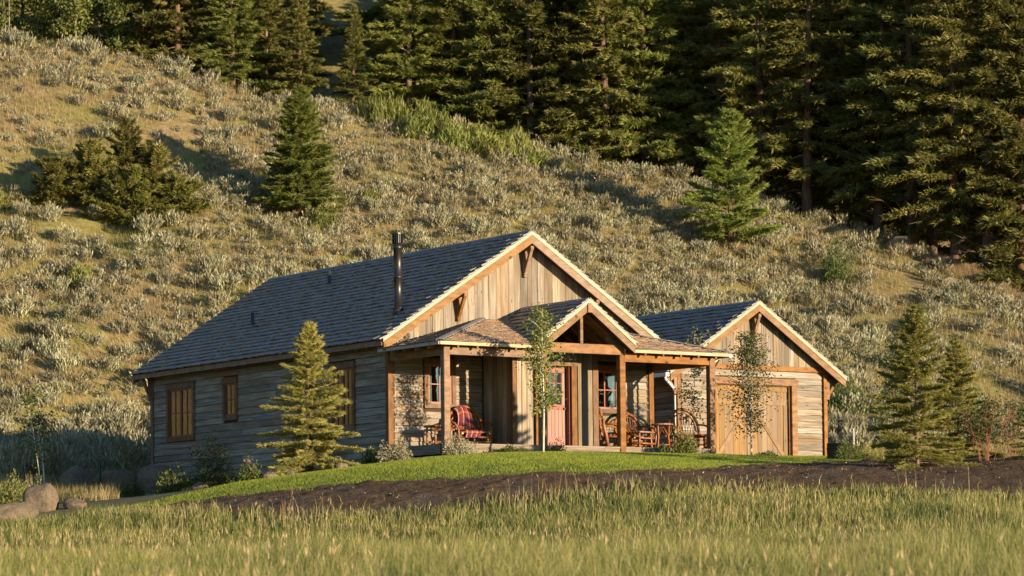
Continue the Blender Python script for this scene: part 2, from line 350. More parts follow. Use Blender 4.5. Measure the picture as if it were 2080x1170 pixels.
# lawn mound: near and far edge in plan coordinates
LN = np.array([(-9.7, 66.0), (-8.24, 66.4), (-4.79, 65.4), (-1.5, 64.5), (2.25, 64.5), (4.17, 65.8), (5.5, 68.6), (7.89, 72.6), (9.9, 76.5)])
LF = np.array([(-9.7, 66.2), (-8.2, 68.3), (-6.9, 69.7), (-5.2, 72.0), (-3.2, 73.5), (-1.66, 74.0), (2.79, 76.9), (5.24, 78.5), (5.8, 83.5), (6.86, 86.6), (9.6, 88.2), (9.9, 88.3)])
def wob_(s): return .10*np.sin(s*3.1)+.07*np.sin(s*7.7+1)+.05*np.sin(s*17.3)
def lawn_mask(s, t): return (s > -9.7) & (s < 9.9) & (t > np.interp(s, LN[:, 0], LN[:, 1])+wob_(s)) & (t < np.interp(s, LF[:, 0], LF[:, 1]))
ss = np.linspace(-9.7, 9.9, 260); vv = np.linspace(0, 1, 40)
SS = np.repeat(ss[:, None], 40, 1); a_ = np.interp(ss, LN[:, 0], LN[:, 1])+wob_(ss); b_ = np.interp(ss, LF[:, 0], LF[:, 1]); TT = a_[:, None]+(b_-a_)[:, None]*vv
sheet('lawn', SS, TT, .03, M['turf'])
# dark mulch strip below the lawn, widening into the bed on the east side
MF = np.array([(-9.6, 66.2), (-8.24, 66.6), (-4.79, 65.6), (-1.5, 64.7), (2.25, 64.7), (4.17, 66.0), (5.5, 68.8), (7.89, 72.9), (9.9, 77.0), (11, 79), (14, 79), (22, 79)])
MN = np.array([(-9.6, 65.9), (-8, 64.3), (-5, 61.6), (-1.5, 61.2), (2, 62.0), (4, 62.6), (8, 62.2), (11, 61.6), (22, 61.6)])
def mulch_mask(s, t): return (s > -9.6) & (s < 22) & (t > np.interp(s, MN[:, 0], MN[:, 1])) & (t < np.interp(s, MF[:, 0], MF[:, 1]))
ss = np.linspace(-9.6, 22, 420); SS = np.repeat(ss[:, None], 90, 1); vv = np.linspace(0, 1, 90)
a_ = np.interp(ss, MN[:, 0], MN[:, 1]); b_ = np.interp(ss, MF[:, 0], MF[:, 1]); TT = a_[:, None]+(b_-a_)[:, None]*vv
tag(sheet('mulch_bed', SS, TT, .012, M['mulch'], True, .055), 'dark bark mulch bed between lawn and meadow')
# red bark along the cabin's side wall and round the east spruces
def patch(name, c, rs, rt, mat, dz, label, ang=0):
    rr = np.linspace(0.02, 1, 9); aa = np.linspace(0, 2*math.pi, 33); A, B = np.meshgrid(rr, aa, indexing='ij')
    wob = 1+.12*np.sin(B*3+c[0])+.08*np.sin(B*5+c[1]); a = A*wob*np.cos(B)*rs; b = A*wob*np.sin(B)*rt
    o = sheet(name, c[0]+a*math.cos(ang)-b*math.sin(ang), c[1]+a*math.sin(ang)+b*math.cos(ang), dz, mat); return tag(o, label)
patch('bark_bed', (-4.7, 73.2), 3.3, .9, M['redmulch'], .018, 'red bark strip beside the golden spruce', R(38))
patch('bark_patch', (9.6, 66.6), 1.6, .8, M['redmulch'], .02, 'red bark under the big east spruce')
patch('bark_patch', (11.7, 69.5), 1.6, .5, M['redmulch'], .02, 'red bark under the red stemmed shrub')
patch('gravel_bed', (-11.2, 81.5), 2.3, 1.4, M['gravel'], .02, 'gravel and bark among the shaded boulders')

# ------------------------------------------------------------------ building pieces
def poly_prism(name, parent, mat, pts, y0, y1):
    """polygon in the x-z plane extruded from y0 to y1 (convex)"""
    n = len(pts); V = [(x, y0, z) for x, z in pts]+[(x, y1, z) for x, z in pts]
    mb = MB(); mb.add(V, [np.array([(i, (i+1) % n, n+(i+1) % n, n+i) for i in range(n)]), np.array([list(range(n))[::-1]]), np.array([list(range(n, 2*n))])])
    return link(name, mb.mesh(name, mat), parent)
def rake_pair(parent, mat, name, xc, hw, ze, zr, o1, o2, y0, y1):
    for sg in (-1, 1):
        xe = xc+sg*hw
        p = [(xe, ze-o1), (xc, zr-o1), (xc, zr-o2), (xe, ze-o2)]
        poly_prism(name, parent, mat, p if sg > 0 else p[::-1], y0, y1)
def wall_slab(name, parent, mat, u0, u1, z0, z1, holes, thick, loc, rz):
    """sheathing with real openings; local front is -Y"""
    us = sorted({u0, u1, *[h[0] for h in holes], *[h[1] for h in holes]}); zs = sorted({z0, z1, *[h[2] for h in holes], *[h[3] for h in holes]})
    mb = MB()
    for a, b in zip(us, us[1:]):
        for c, d in zip(zs, zs[1:]):
            if any(h[0] <= (a+b)/2 <= h[1] and h[2] <= (c+d)/2 <= h[3] for h in holes): continue
            V = BOXV*np.array([b-a, thick, d-c])+np.array([(a+b)/2, thick/2, (c+d)/2]); mb.add(V, BOXF)
    o = link(name, mb.mesh(name, mat), parent); o.location = loc; o.rotation_euler = (0, 0, rz); return o
# lapped siding: a few wedge boards with waney lower edges, shared by every board
_sid = []
for k in range(6):
    rg = random.Random(k+50); n = 5; V = []
    for i in range(n+1):
        x = -.5+i/n; dz = rg.uniform(-.045, .045); dy = rg.uniform(-.004, .004)
        V += [(x, 0, -.445+dz), (x, -.036+dy, -.445+dz), (x, -.012, .52), (x, 0, .52)]
    Q = [(a+j, a+(j+1) % 4, a+4+(j+1) % 4, a+4+j) for a in range(0, n*4, 4) for j in range(4)]+[(3, 2, 1, 0), (n*4, n*4+1, n*4+2, n*4+3)]
    _sid.append(mesh_np('siding_board', V, np.array(Q), M['siding']))
def siding(wall, u0, u1, z0, z1, expo, holes, seed, lmin=1.6, lmax=4.2):
    rg = random.Random(seed); z = z0
    while z < z1-.02:
        h = min(expo*rg.uniform(.9, 1.1), z1-z); segs = [(u0, u1)]
        for a, b, c, d in holes:
            if c < z+h-.01 and d > z+.01:
                segs = [q for s_ in segs for q in ((s_[0], min(s_[1], a)), (max(s_[0], b), s_[1])) if q[1]-q[0] > .02]
        for a, b in segs:
            x = a
            while x < b-.01:
                L = rg.uniform(lmin, lmax)
                if b-(x+L) < .7: L = b-x
                o = link('board', _sid[rg.randrange(6)], wall); o.location = (x+L/2, -.001-rg.random()*.003, z+h/2); o.scale = (L-.003, 1, h)
                o.rotation_euler = (0, rg.uniform(-.0025, .0025), 0); x += L
        z += h
def uprights(wall, u0, u1, zlo, ztop, holes, seed, wmin=.14, wmax=.26, mat=None):
    """vertical boards, each cut to the rake; ztop(u)"""
    rg = random.Random(seed); x = u0; mat = mat or M['upright']
    while x < u1-.01:
        wd = rg.uniform(wmin, wmax)
        if u1-(x+wd) < .1: wd = u1-x
        segs = [(zlo, None)]
        for a, b, c, d in holes:
            if a < x+wd-.01 and b > x+.01: segs = [(zlo, c), (d, None)] if c > zlo+.02 else [(d, None)]
        for c, d in segs:
            a, b = x+.005, x+wd-.005; ta, tb = (ztop(a), ztop(b)) if d is None else (d, d)
            if max(ta, tb) < c+.02: continue
            dy = rg.uniform(.018, .032)
            poly_prism('board', wall, mat, [(a, c), (b, c), (b, max(tb, c+.005)), (a, max(ta, c+.005))], -dy, 0)
        x += wd
def window(parent, loc, rz, wd, ht, cas=1, cols=2, rows=2, trim=.12, sashmat=None, curtain=False, head=.16):
    """window with casing boards, sash, muntins, separate panes, dark room behind; origin at the middle of the sill line"""
    sm = sashmat or M['sash']; mb = MB()
    def b_(x0, x1, y0, y1, z0, z1): mb.add(BOXV*np.array([x1-x0, y1-y0, z1-z0])+np.array([(x0+x1)/2, (y0+y1)/2, (z0+z1)/2]), BOXF)
    w2 = wd/2; fw = .05
    b_(-w2, w2, -.02, .05, 0, fw); b_(-w2, w2, -.02, .05, ht-fw, ht); b_(-w2, -w2+fw, -.02, .05, fw, ht-fw); b_(w2-fw, w2, -.02, .05, fw, ht-fw)
    for c in range(1, cas): x = -w2+wd*c/cas; b_(x-.045, x+.045, -.02, .05, fw, ht-fw)
    o = link('window', mb.mesh('window', sm), parent); o.location = loc; o.rotation_euler = (0, 0, rz)
    bx('trim', o, M['trim'], (-w2-trim-.02, -.062, ht+.002), (w2+trim+.02, 0, ht+head)); bx('trim', o, M['trim'], (-w2-trim, -.055, -trim), (w2+trim, 0, -.002))
    bx('trim', o, M['trim'], (-w2-trim, -.052, 0), (-w2-.002, 0, ht)); bx('trim', o, M['trim'], (w2+.002, -.052, 0), (w2+trim, 0, ht))
    for c in range(cas):
        x0 = -w2+wd*c/cas+(fw if c == 0 else .045); x1 = -w2+wd*(c+1)/cas-(fw if c == cas-1 else .045)
        for i in range(1, cols): x = x0+(x1-x0)*i/cols; bx('muntin', o, sm, (x-.015, -.008, fw), (x+.015, .03, ht-fw))
        for j in range(1, rows): z = fw+(ht-2*fw)*j/rows; bx('muntin', o, sm, (x0, -.006, z-.015), (x1, .028, z+.015))
        for i in range(cols):
            for j in range(rows):
                xa = x0+(x1-x0)*i/cols; xb = x0+(x1-x0)*(i+1)/cols; za = fw+(ht-2*fw)*j/rows; zb = fw+(ht-2*fw)*(j+1)/rows
                bx('pane', o, M['glass'], (xa+.006, .008, za+.006), (xb-.006, .013, zb-.006))
    mb = MB(); D = .9        # the room behind: open towards the glass
    V = np.array([(x, y, z) for x in (-w2-.3, w2+.3) for y in (.09, D) for z in (-.3, ht+.3)]); mb.add(V, np.array([(0, 1, 3, 2), (4, 6, 7, 5), (2, 3, 7, 6), (0, 2, 6, 4), (1, 5, 7, 3)]))
    link('room_lining', mb.mesh('room_lining', M['dark']), o)
    if curtain:
        for x0, x1, sk in ((-w2+.02, -w2+wd*.24, 1), (w2-wd*.24, w2-.02, -1)):
            n = 26; V = []
            for j in range(9):
                for i in range(n):
                    f = i/(n-1); v = j/8; xx = x0+(x1-x0)*f; pull = (1-.55*math.sin(v*2.2)) if curtain == 2 else 1
                    xx = (x0 if sk > 0 else x1)+(xx-(x0 if sk > 0 else x1))*pull
                    V.append((xx, .085+.018*math.sin(f*19), fw+(ht-2*fw)*v))
            Fq = [(j*n+i, j*n+i+1, (j+1)*n+i+1, (j+1)*n+i) for j in range(8) for i in range(n-1)]
            link('curtain', mesh_np('curtain', V, np.array(Fq), M['curtain'], True), o)
    return o
def knee(parent, x, y, ztop, out, drop, th=.10, axis='y', sg=-1):
    """timber bracket: wall post, level arm, slanting brace, as one part with two pieces"""
    d = Vector((0, sg, 0)) if axis == 'y' else Vector((sg, 0, 0)); b = Vector((x, y, ztop))
    a0 = b+d*th*.5+Vector((0, 0, -drop)); b0 = b+d*th*.5+Vector((0, 0, -th)); x_, y_, z_ = frame(a0, b0, d); c_ = (a0+b0)/2
    o = timber('bracket', parent, M['timber'], a0, b0, th, th, d)
    inv = Matrix(((x_.x, y_.x, z_.x, c_.x), (x_.y, y_.y, z_.y, c_.y), (x_.z, y_.z, z_.z, c_.z), (0, 0, 0, 1))).inverted()
    for a, c, t_ in ((b+d*.02+Vector((0, 0, -th*.5)), b+d*out+Vector((0, 0, -th*.5)), th*1.02), (b+d*(th*.55)+Vector((0, 0, -drop+.09)), b+d*(out-th*.45)+Vector((0, 0, -th*.7)), th*.86)):
        timber('brace', o, M['timber'], a, c, t_, t_, inv=inv)
    return o

# ------------------------------------------------------------------ shingles: pieces gathered plane by plane
def shingle_plane(o, U, V, vmax, urange, expo=.23, seed=1, wmin=.11, wmax=.27, skip=None, tk=1.0):
    """o eave corner, U along the eave, V up the slope; returns a list of (centre, axes, dims)"""
    rg = random.Random(seed); U = Vector(U).normalized(); V = Vector(V).normalized(); N = U.cross(V)
    if N.z < 0: N = -N
    o = Vector(o); out = []; n = max(1, int(round(vmax/expo))); e = vmax/n
    for k in range(n):
        v0 = k*e-(.035 if k == 0 else .012); Ls = e+.07; u0, u1 = urange(k*e+e*.5); u = u0
        wave = .008*math.sin(k*2.1)
        while u < u1-.02:
            wd = rg.uniform(wmin, wmax)
            if u1-(u+wd) < .07: wd = u1-u
            th = rg.uniform(.024, .038)*tk; dl = rg.uniform(-.022, .018)+wave; dd = .050*tk/Ls
            Vt = (V-N*dd).normalized(); Nt = (N+V*dd).normalized()
            c = o+U*(u+wd/2)+V*(v0+dl+Ls/2)+N*(.025*tk+rg.uniform(-.005, .006)*tk)
            if not (skip and skip(c)): out.append((c, U, Vt, Nt, wd-rg.uniform(.003, .012), Ls, th))
            u += wd
    return out
def lay_shingles(jobs, limit=300):
    """jobs: list of (parent, pieces, seen). The 300 nearest become parts, the rest of each roof one stuff part"""
    allp = [(((p[0]-Vector(CAM)).length, i, j)) for i, (par, ps, seen) in enumerate(jobs) if seen for j, p in enumerate(ps)]
    allp.sort(); near = {(i, j) for _, i, j in allp[:limit]}
    for i, (par, ps, seen) in enumerate(jobs):
        mb = MB()
        for j, (c, U, Vt, Nt, wd, L, th) in enumerate(ps):
            if (i, j) in near:
                o = link('shingle', ubox(M['shingle']), par)
                o.matrix_local = Matrix(((U.x*wd, Vt.x*L, Nt.x*th, c.x), (U.y*wd, Vt.y*L, Nt.y*th, c.y), (U.z*wd, Vt.z*L, Nt.z*th, c.z), (0, 0, 0, 1)))
            else:
                A = np.array([U*wd, Vt*L, Nt*th]); mb.add(BOXV@A+np.array(c), BOXF)
        if mb.n:
            sm = mb.mesh('shingles', M['shingle']); sm.materials.append(M['butt']); sm.polygons.foreach_set('material_index', (np.arange(len(sm.polygons)) % 6 == 2).astype(np.int32))
            tag(link('shingles', sm, par), 'weathered shingles covering the roof', kind='stuff')
def ridge_caps(parent, a, b, m, seed=3, step=.25, w_=.13, m2=None):
    """overlapping cap pieces in pairs along a ridge or hip running a -> b; m = cross slopes"""
    a = Vector(a); b = Vector(b); d = (b-a).normalized(); L = (b-a).length; rg = random.Random(seed)
    side = Vector((d.y, -d.x, 0)).normalized()
    n = int(L/step)
    for k in range(n):
        for sg, mm in ((-1, m), (1, m if m2 is None else m2)):
            ac = (side*sg-Vector((0, 0, mm))).normalized(); N = d.cross(ac)
            if N.z < 0: N = -N
            th = .02; c = a+d*(k*step+step*.6)+ac*(w_/2-.012)+N*(.052+rg.uniform(0, .008)); dd = (d-N*-.06).normalized() if k % 1 == 0 else d
            o = link('ridge_cap', ubox(M['shingle']), parent); Ls = step+.06
            o.matrix_local = Matrix(((dd.x*Ls, ac.x*w_, N.x*th, c.x), (dd.y*Ls, ac.y*w_, N.y*th, c.y), (dd.z*Ls, ac.z*w_, N.z*th, c.z), (0, 0, 0, 1)))

# ------------------------------------------------------------------ the cabin (origin: front west corner of the wall at porch floor level)
W, L = 8.42, 13.29; OE, OF, OB = .43, .43, .40; HE, HR = 2.738, 5.75; SL = (HR-HE)/(W/2+OE); XC = W/2
PY = -2.66; PW = .18
EX, EW, EY, EZ, ER = 4.19, 1.466, -3.02, 2.667, 3.73; ESL = (ER-EZ)/EW
VX0, VX1, VY = 2.873, 5.569, -1.44
cabin = thing('cabin', 'rustic wooden cabin with grey shingle roof, gabled porch and black stovepipe', 'house')
zr = lambda x: HE+SL*(OE+(x if x < XC else W-x))                     # roof plane
# walls
lw_holes = [(-12.19, -10.73, .82, 2.22), (-8.79, -8.18, 1.27, 2.19), (-2.85, -1.80, .64, 2.19)]   # local u = -y
wl = wall_slab('wall', cabin, M['sheath'], -L, 0, -.45, 2.93, [h for h in lw_holes], .14, (.035, 0, 0), R(-90))
siding(wl, -L+.0, -.12, -.42, 2.92, .185, [(a-.12, b+.12, c-.12, d+.16) for a, b, c, d in lw_holes], 11)
fh = [(1.18, 1.91, 1.17, 2.19), (6.40, 7.24, 1.17, 2.19)]
wf = wall_slab('wall', cabin, M['sheath'], .18, W, -.3, 2.93, fh, .14, (0, .035, 0), 0)
siding(wf, .12, VX0, .0, 2.75, .185, [(fh[0][0]-.13, fh[0][1]+.13, fh[0][2]-.12, fh[0][3]+.16)], 21, 1.2, 3)
siding(wf, VX1, W-.12, .0, 2.75, .185, [(fh[1][0]-.13, fh[1][1]+.13, fh[1][2]-.12, fh[1][3]+.16)], 22, 1.2, 3)
wr = wall_slab('wall', cabin, M['sheath'], 0, L, -.3, 2.93, [], .14, (W-.035, 0, 0), R(90)); siding(wr, .12, L, -.25, 2.92, .185, [], 24)
wb = wall_slab('wall', cabin, M['sheath'], -W+.2, -.2, -.45, 2.93, [], .14, (0, L-.035, 0), R(180)); siding(wb, -W, 0, -.42, 2.92, .185, [], 25)
gb = poly_prism('gable', cabin, M['sheath'], [(.02, 2.5), (W-.02, 2.5), (W-.02, zr(0)-.2), (XC, HR-.2), (.02, zr(0)-.2)], .036, .16)
uprights(gb, .10, W-.10, 2.62, lambda x: zr(x)-.14, [], 31)
gbk = poly_prism('gable', cabin, M['sheath'], [(.2, 2.93), (W-.2, 2.93), (XC, HR-.2)], L-.16, L-.036)
# corner boards
for lo, hi in (((-.038, -.02, -.42), (-.002, .11, 2.9)), ((-.036, -.040, -.02), (.12, -.004, 2.72)), ((W-.12, -.040, -.02), (W+.03, -.004, 2.72)), ((-.038, L-.11, -.42), (-.002, L+.03, 2.9))):
    bx('corner_board', cabin, M['trim'], lo, hi)
bx('foundation', cabin, M['sheath'], (.05, .05, -.9), (W-.05, L-.05, -.44))
# windows on the side wall and the front wall
window(cabin, (.01, 11.46, .82), R(-90), 1.46, 1.40, cas=2)
window(cabin, (.01, 8.485, 1.27), R(-90), .61, .92)
window(cabin, (.01, 2.325, .64), R(-90), 1.05, 1.55, cas=2)
window(cabin, (1.545, .0, 1.17), 0, .73, 1.02, sashmat=M['red'], curtain=1)
window(cabin, (6.82, .0, 1.17), 0, .84, 1.02, sashmat=M['red'], curtain=2)
# main roof
ye0, ye1 = -OF, L+OB; TH = .10
def vroof(name, parent, xc, hw, ze, zr_, y0, y1, th, mat):
    pts = [(xc-hw, ze), (xc, zr_), (xc+hw, ze), (xc+hw, ze-th), (xc, zr_-th), (xc-hw, ze-th)]; n = 6
    V = [(x, y0, z) for x, z in pts]+[(x, y1, z) for x, z in pts]; mb = MB()
    mb.add(V, np.array([(i, (i+1) % n, n+(i+1) % n, n+i) for i in range(n)]+[(0, 5, 4, 1), (1, 4, 3, 2), (6, 7, 10, 11), (7, 8, 9, 10)]))
    return link(name, mb.mesh(name, mat), parent)
M['soffit'] = wood('soffit_board', (.10, .055, .03), (.16, .09, .05), (.21, .125, .07), (2, 9, 9), var=.1)
roof = vroof('roof', cabin, XC, XC+OE-.015, HE-.005, HR-.005, ye0+.015, ye1-.015, TH, M['soffit'])
rake_pair(roof, M['cream'], 'rake_edge', XC, XC+OE, HE+.036, HR+.036, 0, .098, ye0-.03, ye0+.01)
rake_pair(roof, M['fascia'], 'rake_board', XC, XC+OE-.02, HE+.012, HR+.012, .078, .30, ye0-.018, ye0+.03)
rake_pair(roof, M['cream'], 'rake_edge', XC, XC+OE, HE+.036, HR+.036, 0, .098, ye1-.01, ye1+.03)
rake_pair(roof, M['fascia'], 'rake_board', XC, XC+OE-.02, HE+.012, HR+.012, .078, .30, ye1-.03, ye1+.018)
for x0, x1 in ((-OE-.022, -OE+.012), (W+OE-.012, W+OE+.022)): bx('eave_board', roof, M['fascia'], (x0, ye0+.04, HE-.15), (x1, ye1-.04, HE-.012))
for k in range(23):
    y = -.1+k*.59
    for sg in (0, 1):
        a = Vector((-OE+.03 if sg == 0 else W+OE-.03, y, HE-.155+.02)); b = Vector((.12 if sg == 0 else W-.12, y, HE-.155+.02+SL*(OE+.09))); timber('rafter_tail', roof, M['timber'], a, b, .045, .10)
# porch floor, posts and beams
deck = bx('porch_floor', cabin, M['deck'], (.0, PY+.05, -.045), (W+.06, -.04, 0))
xs = [0.0, 2.33, 4.9, 7.1, W+.06]
for a, b in zip(xs, xs[1:]): bx('rim_board', cabin, M['deck'], (a+.003, PY+.012, -.26), (b-.003, PY+.05, -.018)); 
bx('rim_board', cabin, M['deck'], (-.03, PY+.2, -.26), (.0, -.05, -.018)); bx('rim_board', cabin, M['deck'], (W+.06, PY+.2, -.26), (W+.09, -.05, -.018))
for a, b in zip(xs, xs[1:]): bx('deck_nosing', cabin, M['deck'], (a+.004, PY-.012, -.04), (b-.004, PY+.06, .004))
posts = (-.03, 2.91, 5.39, 8.33)
for i, x in enumerate(posts):
    top = 2.62 if i in (1, 2) else 2.46
    timber('post', cabin, M['timber'], (x+PW/2, PY+PW/2-.03, gxy(x, PY-.1)-.15), (x+PW/2, PY+PW/2-.03, top), PW, PW, (0, 1, 0), .012)
yb = PY+.055
timber('beam', cabin, M['timber'], (posts[0]+PW, yb, 2.34), (posts[1], yb, 2.34), .13, .24, ch=.006)
timber('beam', cabin, M['timber'], (posts[2]+PW, yb, 2.34), (posts[3], yb, 2.34), .13, .24, ch=.006)
timber('beam', cabin, M['timber'], (posts[1]+PW*.9, yb-.02, 2.515), (posts[2]+.02, yb-.02, 2.515), .15, .25, ch=.006)
timber('beam', cabin, M['timber'], (posts[0]+.085, PY+PW, 2.34), (posts[0]+.085, -.04, 2.34), .12, .24, ch=.006)
timber('beam', cabin, M['timber'], (posts[3]+.095, PY+PW, 2.34), (posts[3]+.095, -.04, 2.34), .12, .24, ch=.006)
# porch roof: two hips against the gable wall
PX0, PX1, PEY, PEZ, PHZ = -.316, 8.76, -2.94, 2.525, 3.42; HX0, HX1 = 2.92, PX1-3.236
pr = MB(); t_ = .06
def tri_slab(V):
    n = len(V); V = [Vector(q) for q in V]; V2 = [q-Vector((0, 0, t_)) for q in V]
    pr.add([tuple(q) for q in V+V2], [np.array([list(range(n))]), np.array([list(range(n, 2*n))[::-1]]), np.array([(i, n+i, n+(i+1) % n, (i+1) % n) for i in range(n)])])
tri_slab([(PX0, PEY, PEZ), (HX0, -.02, PHZ), (PX0, -.02, PEZ)])
tri_slab([(PX1, PEY, PEZ), (PX1, -.02, PEZ), (HX1, -.02, PHZ)])
zp = lambda y: PEZ+(PHZ-PEZ)*(y-PEY)/(-.02-PEY)
xa, xb = EX-EW+.03, EX+EW-.03; yv = PEY+(EZ-PEZ)/(PHZ-PEZ)*(-.02-PEY); dv = (PHZ-EZ)/ESL
tri_slab([(PX0, PEY, PEZ), (xa, PEY, PEZ), (xa, yv, zp(yv)), (xa+dv, -.02, PHZ), (HX0, -.02, PHZ)])
tri_slab([(xb, PEY, PEZ), (PX1, PEY, PEZ), (HX1, -.02, PHZ), (xb-dv, -.02, PHZ), (xb, yv, zp(yv))])
proof = link('porch_roof', pr.mesh('porch_roof', M['soffit']), cabin)
for a, b in (((PX0, PEY-.018, PEZ-.045), (EX-EW+.0, PEY-.018, PEZ-.045)), ((EX+EW, PEY-.018, PEZ-.045), (PX1, PEY-.018, PEZ-.045)), ((PX0-.018, PEY, PEZ-.045), (PX0-.018, -.03, PEZ-.045)), ((PX1+.018, PEY, PEZ-.045), (PX1+.018, -.03, PEZ-.045))):
    timber('eave_board', proof, M['cream'], a, b, .034, .085, ch=.003)
fp = (PHZ-PEZ)/2.92
for x in [.25+.58*k for k in range(15)]:
    if EX-EW-.1 < x < EX+EW+.1: continue
    timber('rafter_tail', proof, M['timber'], (x, PEY+.02, PEZ-.125), (x, PEY+1.1, PEZ-.125+fp*1.08), .06, .085)
for y in [-2.35+.58*k for k in range(4)]:
    timber('rafter_tail', proof, M['timber'], (PX0+.02, y, PEZ-.125), (.3, y, PEZ-.125+.2766*.6), .06, .085); timber('rafter_tail', proof, M['timber'], (PX1-.02, y, PEZ-.125), (8.2, y, PEZ-.125+.2766*.56), .06, .085)
# entry gable over the steps
entry = vroof('entry_roof', cabin, EX, EW-.01, EZ-.005, ER-.005, EY+.015, -.02, .08, M['soffit'])
rake_pair(entry, M['cream'], 'rake_edge', EX, EW, EZ+.034, ER+.034, 0, .093, EY-.03, EY+.01)
rake_pair(entry, M['fascia'], 'rake_board', EX, EW-.02, EZ+.01, ER+.01, .073, .27, EY-.018, EY+.03)
timber('ridge_beam', entry, M['timber'], (EX, EY-.06, ER-.20), (EX, -.05, ER-.20), .14, .24, ch=.008)
timber('king_post', entry, M['timber'], (EX, yb-.03, 2.64), (EX, yb-.03, ER-.3), .09, .10, (0, 1, 0))
for sg in (-1, 1):
    timber('rafter', entry, M['timber'], (EX+sg*(EW-.2), yb-.02, EZ+.02), (EX+sg*.06, yb-.02, ER-.16), .09, .13)
    for y in (-2.0, -1.4, -.8): timber('rafter', entry, M['timber'], (EX+sg*(EW-.05), y, EZ-.10), (EX+sg*.06, y, ER-.155), .06, .12)
    timber('gusset', entry, M['timber'], (EX+sg*(EW-.26), yb-.005, 2.66), (EX+sg*(EW-.62), yb-.005, 2.86), .05, .20)
# vestibule with the front door
vb = wall_slab('vestibule', cabin, M['sheath'], VX0+.02, VX1-.02, 0, 2.62, [(3.70, 4.70, 0, 2.15)], .1, (0, VY+.035, 0), 0)
uprights(vb, VX0+.10, VX1-.10, .01, lambda x: 2.6, [(3.58, 4.86, -.1, 2.27)], 41, .14, .24)
vs = wall_slab('vestibule_side', cabin, M['sheath'], 0, -VY, 0, 2.62, [], .1, (VX0+.035, 0, 0), R(-90)); uprights(vs, .03, -VY-.10, .01, lambda x: 2.6, [], 42, .16, .26)
ve = wall_slab('vestibule_side', cabin, M['sheath'], VY, 0, 0, 2.62, [], .1, (VX1-.035, 0, 0), R(90)); uprights(ve, VY+.10, -.03, .01, lambda x: 2.6, [], 43, .16, .26)
for lo, hi in (((VX0-.012, VY-.012, .005), (VX0+.11, VY+.03, 2.6)), ((VX1-.16, VY-.014, .005), (VX1+.012, VY+.03, 2.6)), ((VX0-.014, VY+.032, .005), (VX0+.03, VY+.13, 2.6))): bx('corner_board', cabin, M['trim'], lo, hi)
def solid(name, parent, mat, lo, hi):
    lo = np.array(lo); hi = np.array(hi); return link(name, mesh_np(name, BOXV*(hi-lo)+(lo+hi)/2, BOXF, mat), parent)
door = solid('door', cabin, M['red'], (3.74, VY+.20, .06), (4.66, VY+.245, 2.12))
sub = bx
dy = VY+.20
for i in range(6): x0 = 3.86+.68*i/6; sub('plank', door, M['pink'], (x0+.004, dy-.012, .30), (x0+.68/6-.004, dy+.002, 1.02))
sub('rail', door, M['red'], (3.75, dy-.02, .07), (4.65, dy+.001, .29)); sub('rail', door, M['red'], (3.75, dy-.02, 1.03), (4.65, dy+.001, 1.14)); sub('rail', door, M['red'], (3.75, dy-.02, 2.0), (4.65, dy+.001, 2.115))
sub('stile', door, M['pink'], (3.75, dy-.018, .295), (3.855, dy+.001, 1.995)); sub('stile', door, M['pink'], (4.545, dy-.018, .295), (4.65, dy+.001, 1.995))
w0 = plain('door_glass', (.02, .024, .026), .02, 1.0); w0.node_tree.nodes['Principled BSDF'].inputs['Coat Weight'].default_value = 1.0; w0.node_tree.nodes['Principled BSDF'].inputs['Coat Roughness'].default_value = .01
M['doorglass'] = w0
for i in range(3):
    for j in range(3): sub('pane', door, M['doorglass'], (3.87+.223*i+.004, dy-.006, 1.15+.283*j+.004), (3.87+.223*(i+1)-.012, dy-.002, 1.15+.283*(j+1)-.012))
for i in (1, 2): sub('muntin', door, M['red'], (3.865+.223*i-.012, dy-.016, 1.145), (3.865+.223*i+.012, dy-.001, 1.995))
for j in (1, 2): sub('muntin', door, M['red'], (3.86, dy-.015, 1.145+.283*j-.012), (4.54, dy-.0005, 1.145+.283*j+.012))
sub('knob', door, M['brass'], (4.575, dy-.07, 1.02), (4.62, dy-.019, 1.07))
bx('door_casing', cabin, M['trim'], (3.56, VY-.05, .005), (3.70, VY+.03, 2.15)); bx('door_casing', cabin, M['trim'], (4.70, VY-.05, .005), (4.86, VY+.03, 2.15)); bx('door_casing', cabin, M['trim'], (3.53, VY-.056, 2.153), (4.90, VY+.03, 2.285))
bx('door_jamb', cabin, M['sash'], (4.665, VY+.031, .005), (4.70, VY+.26, 2.14)); bx('door_jamb', cabin, M['sash'], (3.70, VY+.031, .005), (3.735, VY+.26, 2.14)); bx('threshold', cabin, M['deck'], (3.7, VY-.02, .004), (4.7, VY+.25, .055))
# brackets on the gable and the back corner
knee(cabin, XC, -.03, HR-.36, .42, .80); knee(cabin, 2.1, -.03, zr(2.1)-.32, .42, .72); knee(cabin, W-2.1, -.03, zr(2.1)-.32, .42, .72); knee(cabin, -.0, L+.02, HE+.0, .36, .75, .10, 'x', -1)
